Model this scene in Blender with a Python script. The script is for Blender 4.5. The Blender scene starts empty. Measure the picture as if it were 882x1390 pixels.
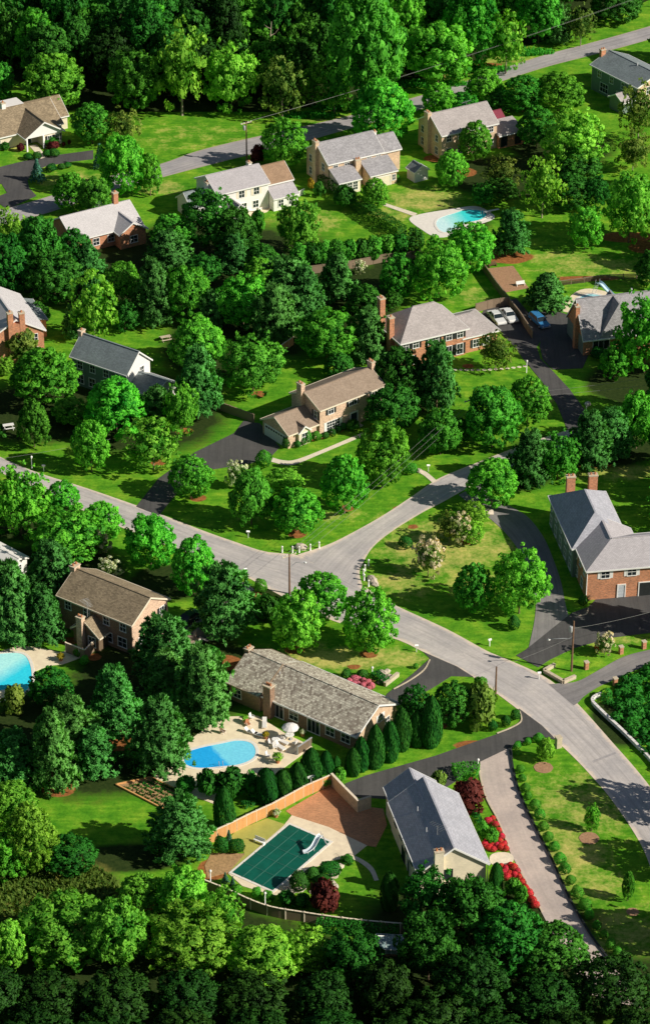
import bpy, math, random
import numpy as np
from mathutils import Vector, Matrix

# ------------------------------------------------------------------ scene, camera, light
sc = bpy.context.scene
col = sc.collection
F = 4000.0; P0 = math.radians(30.7); H = 230.0
S0 = math.sin(P0); C0 = math.cos(P0); Y0 = H * C0 / S0
CAM = Vector((0, -Y0, H))
cd = bpy.data.cameras.new('camera'); cam = bpy.data.objects.new('camera', cd); col.objects.link(cam)
cam.location = CAM; cam.rotation_euler = (math.pi / 2 - P0, 0, 0)
cd.sensor_fit = 'VERTICAL'; cd.sensor_height = 36; cd.sensor_width = 24
cd.lens = 36 * F / 1390; cd.clip_start = 1; cd.clip_end = 9000
sc.camera = cam
sc.view_settings.view_transform = 'Standard'; sc.view_settings.look = 'None'
sc.view_settings.exposure = 0; sc.view_settings.gamma = 1

SUN_EL = math.radians(33); sx, sy = 1.0, -0.36
sl = math.hypot(sx, sy)
SD = Vector((sx / sl * math.cos(SUN_EL), sy / sl * math.cos(SUN_EL), math.sin(SUN_EL)))
w = bpy.data.worlds.new('World'); sc.world = w; w.use_nodes = True
nt = w.node_tree; bg = nt.nodes['Background']
sky = nt.nodes.new('ShaderNodeTexSky'); sky.sky_type = 'NISHITA'; sky.sun_disc = False
sky.sun_elevation = SUN_EL; sky.sun_rotation = math.atan2(sx, sy)
nt.links.new(sky.outputs[0], bg.inputs[0]); bg.inputs[1].default_value = 0.05
ld = bpy.data.lights.new('sun', 'SUN'); ld.energy = 5.0; ld.angle = math.radians(0.5); ld.color = (1.0, 0.94, 0.82)
lo = bpy.data.objects.new('sun', ld); col.objects.link(lo); lo.location = (200, -50, 200)
lo.rotation_euler = SD.to_track_quat('Z', 'Y').to_euler()

# ------------------------------------------------------------------ photo pixel <-> place
def ray(px, py):
    u = px - 441; v = py - 695
    return Vector((u, F * C0 - v * S0, -F * S0 - v * C0))
def G(px, py, z=0.0):
    d = ray(px, py); t = (z - H) / d.z
    return Vector((CAM.x + t * d.x, CAM.y + t * d.y, z))
def depth_at(p): return (p.y + Y0) * C0 - (p.z - H) * S0
def scale_at(p): return F / depth_at(p)
def proj(p):
    dep = depth_at(p); up = (p.y + Y0) * S0 + (p.z - H) * C0
    return 441 + F * p.x / dep, 695 - F * up / dep
def hsolve(x, y, py):
    lo_, hi_ = -3, 40
    for _ in range(40):
        m = (lo_ + hi_) / 2
        if proj(Vector((x, y, m)))[1] > py: lo_ = m
        else: hi_ = m
    return lo_
def crom(pts, n=8, closed=False):
    P = [Vector(p) for p in pts]; out = []
    N = len(P)
    rng = range(N if closed else N - 1)
    for i in rng:
        p1, p2 = P[i], P[(i + 1) % N]
        p0 = P[(i - 1) % N] if (closed or i > 0) else p1 * 2 - p2
        p3 = P[(i + 2) % N] if (closed or i + 2 < N) else p2 * 2 - p1
        for k in range(n):
            t = k / n
            out.append(0.5 * ((2 * p1) + (p2 - p0) * t + (2 * p0 - 5 * p1 + 4 * p2 - p3) * t * t + (3 * p1 - p0 - 3 * p2 + p3) * t ** 3))
    if not closed: out.append(P[-1])
    return out

# ------------------------------------------------------------------ materials
class NT:
    def __init__(s, name, rough=0.8, spec=0.25):
        s.m = bpy.data.materials.new(name); s.m.use_nodes = True
        s.t = s.m.node_tree; s.b = s.t.nodes['Principled BSDF']
        s.b.inputs['Roughness'].default_value = rough
        s.b.inputs['Specular IOR Level'].default_value = spec
    def n(s, typ, **kw):
        nd = s.t.nodes.new(typ)
        for k, v in kw.items():
            if k.startswith('i_'):
                key = k[2:]
                nd.inputs[int(key) if key.isdigit() else key.replace('_', ' ')].default_value = v
            else: setattr(nd, k, v)
        return nd
    def l(s, a, b): s.t.links.new(a, b)
    def coord(s, which='Object'):
        return s.n('ShaderNodeTexCoord').outputs[which]
    def noise(s, vec, scale, detail=4, rough=0.6, dims=(1, 1, 1)):
        if dims != (1, 1, 1):
            mp = s.n('ShaderNodeMapping'); mp.inputs['Scale'].default_value = dims
            s.l(vec, mp.inputs[0]); vec = mp.outputs[0]
        nd = s.n('ShaderNodeTexNoise'); nd.inputs['Scale'].default_value = scale
        nd.inputs['Detail'].default_value = detail; nd.inputs['Roughness'].default_value = rough
        s.l(vec, nd.inputs['Vector']); return nd.outputs['Fac']
    def ramp(s, fac, stops):
        nd = s.n('ShaderNodeValToRGB'); e = nd.color_ramp.elements
        while len(e) < len(stops): e.new(0.5)
        for el, (p, c) in zip(e, stops):
            el.position = p; el.color = (*c, 1) if len(c) == 3 else c
        s.l(fac, nd.inputs[0]); return nd.outputs[0]
    def mix(s, fac, a, b, mode='MIX'):
        nd = s.n('ShaderNodeMix'); nd.data_type = 'RGBA'; nd.blend_type = mode
        for inp, v in ((nd.inputs[0], fac), (nd.inputs[6], a), (nd.inputs[7], b)):
            if isinstance(v, (int, float)): inp.default_value = v
            elif isinstance(v, tuple): inp.default_value = (*v, 1) if len(v) == 3 else v
            else: s.l(v, inp)
        return nd.outputs[2]
    def math(s, op, a, b=0.0):
        nd = s.n('ShaderNodeMath'); nd.operation = op
        for inp, v in ((nd.inputs[0], a), (nd.inputs[1], b)):
            if isinstance(v, (int, float)): inp.default_value = v
            else: s.l(v, inp)
        return nd.outputs[0]
    def bump(s, hgt, strength=0.4, dist=0.05):
        nd = s.n('ShaderNodeBump'); nd.inputs['Strength'].default_value = strength
        nd.inputs['Distance'].default_value = dist
        s.l(hgt, nd.inputs['Height']); s.l(nd.outputs[0], s.b.inputs['Normal'])
    def base(s, c):
        if isinstance(c, tuple): s.b.inputs['Base Color'].default_value = (*c, 1)
        else: s.l(c, s.b.inputs['Base Color'])
        return s.m

def sc3(c, k): return tuple(min(1, x * k) for x in c)

def m_plain(name, c, var=0.18, scale=1.2, rough=0.75, spec=0.25):
    t = NT(name, rough, spec); v = t.coord()
    f = t.noise(v, scale, 5, 0.65)
    return t.base(t.ramp(f, [(0.3, sc3(c, 1 - var)), (0.7, sc3(c, 1 + var))]))

def m_roof(name, c, row=0.2, wid=0.36, contrast=0.22, stain=0.25, warm=None):
    t = NT(name, 0.85, 0.2); uv = t.coord('UV')
    br = t.n('ShaderNodeTexBrick'); br.offset = 0.5
    br.inputs['Scale'].default_value = 1.0
    br.inputs['Brick Width'].default_value = wid; br.inputs['Row Height'].default_value = row
    br.inputs['Mortar Size'].default_value = row * 0.07; br.inputs['Mortar Smooth'].default_value = 0.3
    br.inputs['Bias'].default_value = 0.0
    br.inputs['Color1'].default_value = (*sc3(c, 1 + contrast), 1); br.inputs['Color2'].default_value = (*sc3(c, 1 - contrast), 1)
    br.inputs['Mortar'].default_value = (*sc3(c, 0.45), 1)
    t.l(uv, br.inputs['Vector'])
    big = t.noise(uv, 0.35, 5, 0.7)
    st = t.ramp(big, [(0.3, sc3((1, 1, 1), 1 - stain)), (0.7, sc3((1, 1, 1), 1.0 + stain * 0.4))])
    cc = t.mix(1.0, br.outputs['Color'], st, 'MULTIPLY')
    run = t.noise(uv, 1.6, 3, 0.6, (1.0, 0.12, 1))
    cc = t.mix(t.math('MULTIPLY', run, 0.35), cc, warm or sc3(c, 0.55), 'MIX')
    return t.base(cc)

def m_brick(name, c, mortar=(0.36, 0.32, 0.28), var=0.3):
    t = NT(name, 0.9, 0.15); uv = t.coord('UV')
    br = t.n('ShaderNodeTexBrick'); br.offset = 0.5
    br.inputs['Scale'].default_value = 1.0
    br.inputs['Brick Width'].default_value = 0.26; br.inputs['Row Height'].default_value = 0.09
    br.inputs['Mortar Size'].default_value = 0.008; br.inputs['Bias'].default_value = 0
    br.inputs['Color1'].default_value = (*sc3(c, 1 + var), 1); br.inputs['Color2'].default_value = (*sc3(c, 1 - var), 1)
    br.inputs['Mortar'].default_value = (*mortar, 1)
    t.l(uv, br.inputs['Vector'])
    big = t.noise(uv, 0.6, 5, 0.7)
    st = t.ramp(big, [(0.3, (0.8, 0.8, 0.8)), (0.7, (1.1, 1.08, 1.05))])
    return t.base(t.mix(1.0, br.outputs['Color'], st, 'MULTIPLY'))

def m_siding(name, c, row=0.2, vert=False):
    t = NT(name, 0.6, 0.3); uv = t.coord('UV')
    sp = t.n('ShaderNodeSeparateXYZ'); t.l(uv, sp.inputs[0])
    fr = t.math('FRACT', t.math('DIVIDE', sp.outputs[0 if vert else 1], row))
    line = t.ramp(fr, [(0.0, (0.6, 0.6, 0.6)), (0.12, (1, 1, 1))])
    big = t.noise(uv, 0.8, 5, 0.7)
    st = t.ramp(big, [(0.3, (0.86, 0.86, 0.86)), (0.7, (1.04, 1.04, 1.04))])
    return t.base(t.mix(1.0, t.mix(1.0, c, line, 'MULTIPLY'), st, 'MULTIPLY'))

def m_glass(name, c=(0.02, 0.03, 0.035)):
    t = NT(name, 0.06, 0.6); return t.base(c)

def m_leaf(name, c, c2, trans=0.3, val=0.2, hue=0.014):
    t = NT(name, 0.62, 0.12)
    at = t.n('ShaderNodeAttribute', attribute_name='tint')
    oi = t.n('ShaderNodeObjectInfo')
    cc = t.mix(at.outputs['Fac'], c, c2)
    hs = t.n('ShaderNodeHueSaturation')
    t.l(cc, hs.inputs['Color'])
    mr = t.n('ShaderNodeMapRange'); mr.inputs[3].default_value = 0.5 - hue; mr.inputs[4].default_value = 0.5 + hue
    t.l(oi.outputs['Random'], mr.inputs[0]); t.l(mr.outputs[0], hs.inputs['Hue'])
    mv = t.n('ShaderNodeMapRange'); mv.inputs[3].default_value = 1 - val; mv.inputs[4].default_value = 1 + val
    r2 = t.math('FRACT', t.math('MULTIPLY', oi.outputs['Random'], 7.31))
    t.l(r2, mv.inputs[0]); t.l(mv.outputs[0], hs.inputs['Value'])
    t.base(hs.outputs[0])
    tr = t.n('ShaderNodeBsdfTranslucent'); 
    tc = t.mix(1.0, hs.outputs[0], (1.15, 1.15, 0.55), 'MULTIPLY'); t.l(tc, tr.inputs['Color'])
    mx = t.n('ShaderNodeMixShader'); mx.inputs[0].default_value = trans
    t.l(t.b.outputs[0], mx.inputs[1]); t.l(tr.outputs[0], mx.inputs[2])
    t.l(mx.outputs[0], t.t.nodes['Material Output'].inputs[0])
    return t.m

def m_asphalt(name, c, streak=0.3, warm=(0.30, 0.25, 0.21), edge=0.0, crack=0.0):
    t = NT(name, 0.9, 0.2); uv = t.coord('UV'); ob = t.coord()
    fine = t.noise(ob, 2.2, 8, 0.75)
    big = t.noise(ob, 0.16, 5, 0.65)
    st = t.noise(uv, 1.0, 4, 0.7, (1.5, 0.045, 1))
    cc = t.ramp(fine, [(0.25, sc3(c, 0.86)), (0.75, sc3(c, 1.14))])
    cc = t.mix(1.0, cc, t.ramp(big, [(0.32, (0.78, 0.78, 0.80)), (0.68, (1.12, 1.09, 1.06))]), 'MULTIPLY')
    k = 1 - streak
    cc = t.mix(1.0, cc, t.ramp(st, [(0.34, (k, k, k)), (0.5, (1, 1, 1)), (0.66, (1 + streak * .5,) * 3)]), 'MULTIPLY')
    # tar-sealed cracks: thin dark lines
    vo = t.n('ShaderNodeTexVoronoi'); vo.feature = 'DISTANCE_TO_EDGE'; vo.inputs['Scale'].default_value = 0.11
    nz = t.n('ShaderNodeTexNoise'); nz.inputs['Scale'].default_value = 0.5; t.l(ob, nz.inputs['Vector'])
    mxv = t.mix(0.35, ob, nz.outputs['Color'], 'ADD'); t.l(mxv, vo.inputs['Vector'])
    cr = t.ramp(vo.outputs['Distance'], [(0.003, (1 - crack,) * 3), (0.009, (1, 1, 1))])
    if crack: cc = t.mix(t.ramp(big, [(0.45, (0, 0, 0)), (0.6, (1, 1, 1))]), cc, t.mix(1.0, cc, cr, 'MULTIPLY'))
    if edge:
        sp = t.n('ShaderNodeSeparateXYZ'); t.l(uv, sp.inputs[0])
        wob = t.noise(ob, 0.8, 4, 0.7)
        ed = t.math('ADD', t.math('ABSOLUTE', sp.outputs[0]), t.math('MULTIPLY', wob, 0.9))
        at = t.n('ShaderNodeAttribute', attribute_name='edge')
        ee = t.math('ADD', at.outputs['Fac'], t.math('MULTIPLY', t.math('SUBTRACT', wob, 0.5), 0.5))
        cc = t.mix(t.ramp(ee, [(0.80, (0, 0, 0)), (0.97, (edge,) * 3)]), cc, warm)
    return t.base(cc)

def m_ground(name):
    t = NT(name, 0.95, 0.08); ob = t.coord()
    at = t.n('ShaderNodeAttribute', attribute_name='zones')
    sp = t.n('ShaderNodeSeparateColor'); t.l(at.outputs['Color'], sp.inputs[0])
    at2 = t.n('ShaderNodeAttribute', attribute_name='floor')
    fine = t.noise(ob, 1.7, 8, 0.75); mid = t.noise(ob, 0.33, 5, 0.65); big = t.noise(ob, 0.06, 4, 0.6)
    lawn = t.ramp(mid, [(0.28, (0.05, 0.24, 0.012)), (0.50, (0.14, 0.38, 0.02)), (0.75, (0.32, 0.52, 0.04))])
    lawn = t.mix(1.0, lawn, t.ramp(fine, [(0.25, (0.72, 0.76, 0.7)), (0.75, (1.25, 1.2, 1.25))]), 'MULTIPLY')
    lawn = t.mix(1.0, lawn, t.ramp(big, [(0.3, (0.75, 0.85, 0.8)), (0.7, (1.18, 1.06, 1.1))]), 'MULTIPLY')
    grit = t.noise(ob, 3.0, 4, 0.85)
    lawn = t.mix(1.0, lawn, t.ramp(grit, [(0.3, (0.66, 0.7, 0.66)), (0.5, (1, 1, 1)), (0.72, (1.3, 1.22, 1.3))]), 'MULTIPLY')
    clov = t.noise(ob, 0.9, 4, 0.7)
    lawn = t.mix(t.ramp(clov, [(0.56, (0, 0, 0)), (0.66, (0.55,) * 3)]), lawn, (0.06, 0.20, 0.012))
    mow = t.noise(ob, 1.0, 2, 0.5, (0.25, 1.6, 1))
    lawn = t.mix(1.0, lawn, t.ramp(mow, [(0.38, (0.80, 0.86, 0.8)), (0.62, (1.14, 1.08, 1.08))]), 'MULTIPLY')
    def edge(ch, amt=0.5):
        e = t.math('ADD', ch, t.math('MULTIPLY', t.math('SUBTRACT', t.math('ADD', t.math('MULTIPLY', mid, 0.6), t.math('MULTIPLY', fine, 0.4)), 0.5), amt))
        e = t.math('MULTIPLY', e, t.math('GREATER_THAN', ch, 0.02))
        return e
    dry = t.ramp(fine, [(0.3, (0.40, 0.38, 0.09)), (0.7, (0.80, 0.64, 0.22))])
    cc = t.mix(t.ramp(edge(sp.outputs[0], 3.4), [(0.25, (0, 0, 0)), (1.0, (0.85,) * 3)]), lawn, dry)
    flo = t.ramp(fine, [(0.3, (0.012, 0.03, 0.006)), (0.7, (0.05, 0.075, 0.018))])  # wooded floor tone, tree shade put into the colour
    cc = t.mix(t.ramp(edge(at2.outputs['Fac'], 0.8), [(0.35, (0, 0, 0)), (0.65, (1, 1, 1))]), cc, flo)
    mead = t.ramp(mid, [(0.3, (0.10, 0.16, 0.02)), (0.7, (0.28, 0.24, 0.06))])
    cc = t.mix(t.ramp(edge(sp.outputs[2], 1.0), [(0.35, (0, 0, 0)), (0.65, (1, 1, 1))]), cc, mead)
    mul = t.ramp(fine, [(0.3, (0.16, 0.055, 0.02)), (0.7, (0.52, 0.21, 0.07))])
    cc = t.mix(t.ramp(edge(sp.outputs[1], 0.5), [(0.42, (0, 0, 0)), (0.55, (1, 1, 1))]), cc, mul)
    t.bump(fine, 0.3, 0.06)
    return t.base(cc)

M = {}
M['ground'] = m_ground('lawn and soil')
M['road'] = m_asphalt('worn road asphalt', (0.56, 0.52, 0.50), 0.2, (0.84, 0.68, 0.54), 0.9, 0.12)
M['road_old'] = m_asphalt('upper road asphalt', (0.43, 0.405, 0.41), 0.24, (0.5, 0.40, 0.30), 0.6, 0.15)
M['drive_dark'] = m_asphalt('sealed driveway', (0.105, 0.102, 0.100), 0.18)
M['drive_mid'] = m_asphalt('driveway asphalt', (0.28, 0.265, 0.26), 0.2)
M['drive_pale'] = m_asphalt('pale driveway', (0.62, 0.52, 0.46), 0.10)
M['concrete'] = m_plain('pool deck concrete', (0.92, 0.75, 0.54), 0.14, 0.9)
M['coping'] = m_plain('pool coping', (0.86, 0.80, 0.72), 0.08, 2)
M['path'] = m_plain('path concrete', (0.82, 0.72, 0.56), 0.15, 1.5)
M['pavers'] = m_brick('brick pavers', (0.66, 0.33, 0.17), (0.4, 0.22, 0.14), 0.2)
M['white'] = m_plain('white paint', (0.90, 0.88, 0.84), 0.04, 2, 0.5)
M['cream'] = m_plain('cream paint', (0.86, 0.75, 0.58), 0.05, 2, 0.55)
M['dark'] = m_plain('dark trim', (0.03, 0.035, 0.035), 0.2, 2, 0.5)
M['greytrim'] = m_plain('grey trim', (0.30, 0.30, 0.30), 0.1, 2, 0.6)
M['brick_or'] = m_brick('orange brick', (0.66, 0.27, 0.13))
M['brick_pk'] = m_brick('pink brick', (0.72, 0.48, 0.33), (0.66, 0.58, 0.5))
M['brick_tan'] = m_brick('tan brick', (0.72, 0.50, 0.33), (0.66, 0.58, 0.46), 0.2)
M['brick_br'] = m_brick('brown brick', (0.30, 0.17, 0.10))
M['brick_pale'] = m_brick('pale painted brick', (0.90, 0.80, 0.60), (0.86, 0.76, 0.58), 0.06)
M['sid_white'] = m_siding('white siding', (0.92, 0.88, 0.83))
M['sid_cream'] = m_siding('cream siding', (0.88, 0.76, 0.58))
M['sid_green'] = m_siding('grey green siding', (0.20, 0.26, 0.23))
M['sid_vert'] = m_siding('vertical grey siding', (0.34, 0.36, 0.33), 0.3, True)
M['sid_brown'] = m_siding('brown siding', (0.20, 0.14, 0.09))
M['roof_grey'] = m_roof('grey shingles', (0.46, 0.44, 0.455))
M['roof_light'] = m_roof('pale grey shingles', (0.58, 0.54, 0.555), contrast=0.10, stain=0.15)
M['roof_pale'] = m_roof('very pale shingles', (0.74, 0.70, 0.70), contrast=0.07, stain=0.12)  # palest of the shingle tones
M['patch'] = m_asphalt('dark asphalt patch', (0.45, 0.42, 0.415), 0.2)
M['roof_pink'] = m_roof('pinkish grey shingles', (0.56, 0.50, 0.48), contrast=0.14)
M['roof_dark'] = m_roof('dark slate shingles', (0.32, 0.37, 0.38), contrast=0.16, stain=0.35)
M['roof_blue'] = m_roof('blue grey slates', (0.52, 0.505, 0.55), 0.22, 0.5, 0.14, 0.22, (0.34, 0.38, 0.46))  # blue cast stands for skylight on the shaded slopes, put into the colour
M['roof_brown'] = m_roof('brown shingles', (0.42, 0.325, 0.21), contrast=0.3, stain=0.4)
M['roof_tan'] = m_roof('tan brown shingles', (0.42, 0.325, 0.25), contrast=0.14, warm=(0.34, 0.23, 0.14))
M['roof_shake'] = m_roof('weathered cedar shakes', (0.70, 0.585, 0.47), 0.33, 0.34, 0.62, 0.3, (0.42, 0.33, 0.24))
M['roof_rust'] = m_roof('rust brown shingles', (0.46, 0.30, 0.19), contrast=0.15)
M['red_awning'] = m_plain('dark red awning', (0.24, 0.045, 0.07), 0.15, 2)
M['pane'] = m_glass('window glass')
M['door_red'] = m_plain('dark door', (0.03, 0.05, 0.06), 0.1, 2, 0.4)
M['door_white'] = m_siding('white panelled door', (0.62, 0.66, 0.70), 0.55)
M['wood'] = m_siding('cedar fence boards', (0.86, 0.44, 0.17), 0.16, True)
M['wood_old'] = m_siding('weathered fence boards', (0.30, 0.22, 0.15), 0.16, True)
M['wood_cap'] = m_plain('pale fence cap', (0.90, 0.76, 0.58), 0.1, 2)
M['timber'] = m_plain('creosote pole timber', (0.16, 0.09, 0.05), 0.25, 3)
M['bark'] = m_plain('grey brown bark', (0.17, 0.12, 0.08), 0.35, 4, 0.95)
M['bark_pale'] = m_plain('pale bark', (0.36, 0.29, 0.22), 0.3, 4, 0.95)
M['metal'] = m_plain('grey metal', (0.42, 0.43, 0.44), 0.1, 3, 0.4, 0.5)
M['wire'] = m_plain('wire', (0.30, 0.30, 0.28), 0.05, 1, 0.5)
M['stone'] = m_plain('pale stone', (0.62, 0.52, 0.38), 0.2, 2)
M['rock'] = m_plain('garden rock', (0.55, 0.47, 0.38), 0.3, 2.5)
M['soil'] = m_plain('dug soil', (0.44, 0.27, 0.13), 0.35, 2.5)
M['mulch'] = m_plain('wood mulch', (0.42, 0.24, 0.14), 0.25, 3)
M['carpet'] = m_plain('olive turf carpet', (0.44, 0.43, 0.10), 0.12, 1)
M['cover'] = m_plain('green mesh pool cover', (0.005, 0.11, 0.075), 0.2, 0.6, 0.5)
M['strap'] = m_plain('cover strap', (0.05, 0.17, 0.13), 0.1, 2)
M['orange'] = m_plain('terracotta', (0.48, 0.20, 0.09), 0.15, 3)
M['yellow'] = m_plain('yellow plastic', (0.75, 0.50, 0.06), 0.1, 3, 0.4)
M['rubber'] = m_plain('tyre rubber', (0.02, 0.02, 0.02), 0.1, 3, 0.8)
M['slide'] = m_plain('pale blue slide plastic', (0.55, 0.72, 0.82), 0.05, 1, 0.3, 0.5)
M['slidewhite'] = m_plain('white slide plastic', (0.74, 0.80, 0.85), 0.05, 1, 0.3, 0.5)
M['carwhite'] = m_plain('white car paint', (0.76, 0.76, 0.74), 0.02, 1, 0.2, 0.5)
M['carblue'] = m_plain('blue car paint', (0.05, 0.22, 0.46), 0.05, 1, 0.2, 0.5)
M['cardark'] = m_plain('dark green car paint', (0.02, 0.05, 0.04), 0.05, 1, 0.2, 0.5)
M['canvas'] = m_plain('white canvas', (0.82, 0.78, 0.74), 0.03, 2)
def m_water(name, shallow, deep, ax=(1, 0), lo=-3.0, hi=3.0):
    t = NT(name, 0.08, 0.4); ob = t.coord(); sp = t.n('ShaderNodeSeparateXYZ'); t.l(ob, sp.inputs[0])
    d = t.math('ADD', t.math('MULTIPLY', sp.outputs[0], ax[0]), t.math('MULTIPLY', sp.outputs[1], ax[1]))
    wob = t.noise(ob, 0.8, 3, 0.6)
    d = t.math('ADD', d, t.math('MULTIPLY', wob, 0.8))
    mr = t.n('ShaderNodeMapRange'); mr.inputs[1].default_value = lo; mr.inputs[2].default_value = hi
    t.l(d, mr.inputs[0])
    cc = t.mix(mr.outputs[0], deep, shallow)
    rip = t.noise(ob, 3.0, 3, 0.6)
    cc = t.mix(1.0, cc, t.ramp(rip, [(0.35, (0.9, 0.92, 0.95)), (0.65, (1.12, 1.08, 1.05))]), 'MULTIPLY')
    t.bump(rip, 0.15, 0.05)
    return t.base(cc)
M['water_oval'] = m_water('oval pool water', (0.22, 0.76, 1.0), (0.025, 0.46, 0.98), (0.85, 0.5), 0.0, 0.6)
M['water_left'] = m_water('left pool water', (0.50, 1.0, 1.0), (0.04, 0.75, 0.98), (-0.8, 0.6), -1.5, 1.0)
M['water_top'] = m_water('upper pool water', (0.70, 1.0, 1.0), (0.05, 0.80, 0.80), (-0.94, -0.3), -1.0, 3.5)
M['water_small'] = m_water('far pool water', (0.45, 0.75, 0.80), (0.2, 0.6, 0.7))
# foliage: (shade of inner leaves, shade of tips)
M['lf_bright'] = m_leaf('fresh green leaves', (0.034, 0.235, 0.016), (0.215, 0.70, 0.055))
M['lf_mid'] = m_leaf('green leaves', (0.024, 0.175, 0.015), (0.14, 0.53, 0.048))
M['lf_dark'] = m_leaf('dark green leaves', (0.014, 0.098, 0.010), (0.07, 0.30, 0.03), 0.2)
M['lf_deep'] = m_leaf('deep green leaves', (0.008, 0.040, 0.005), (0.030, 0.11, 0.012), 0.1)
M['lf_light'] = m_leaf('yellow green leaves', (0.07, 0.28, 0.018), (0.34, 0.74, 0.07))
M['lf_olive'] = m_leaf('olive green leaves', (0.07, 0.16, 0.02), (0.26, 0.37, 0.06))
M['lf_pine'] = m_leaf('pine needles', (0.028, 0.14, 0.022), (0.15, 0.44, 0.09), 0.18)
M['lf_spruce'] = m_leaf('blue spruce needles', (0.03, 0.14, 0.08), (0.13, 0.36, 0.24), 0.12)
M['lf_arb'] = m_leaf('clipped evergreen leaves', (0.008, 0.075, 0.010), (0.045, 0.22, 0.025), 0.12)
M['lf_red'] = m_leaf('dark red leaves', (0.05, 0.008, 0.010), (0.17, 0.035, 0.03), 0.15, 0.1, 0.01)
M['lf_pinkwhite'] = m_leaf('pale pink blossom', (0.16, 0.30, 0.05), (0.98, 0.80, 0.60), 0.3, 0.06, 0.01)
M['lf_white'] = m_leaf('white blossom', (0.22, 0.40, 0.08), (0.98, 0.94, 0.74), 0.3, 0.06, 0.01)
M['lf_azalea'] = m_leaf('red azalea blossom', (0.14, 0.09, 0.03), (0.98, 0.035, 0.08), 0.1, 0.1, 0.008)
M['lf_pinkaz'] = m_leaf('pink azalea blossom', (0.22, 0.16, 0.08), (0.98, 0.24, 0.36), 0.1, 0.1, 0.008)
M['lf_yellow'] = m_leaf('yellow leaves', (0.20, 0.16, 0.01), (0.50, 0.38, 0.03), 0.15, 0.1, 0.01)

# ------------------------------------------------------------------ objects
def tag(o, label=None, cat=None, group=None, kind=None):
    if label: o['label'] = label
    if cat: o['category'] = cat
    if group: o['group'] = group
    if kind: o['kind'] = kind
    return o
def empty(name, loc, rz=0.0, label=None, cat=None, group=None):
    o = bpy.data.objects.new(name, None); col.objects.link(o); o.empty_display_size = 0.5
    o.location = loc; o.rotation_euler = (0, 0, rz)
    return tag(o, label, cat, group)
def copy_tree(o, parent=None, depth=0):
    c = o.copy(); col.objects.link(c)
    if parent is not None: c.parent = parent
    for ch in o.children: copy_tree(ch, c, depth + 1)
    return c

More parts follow.
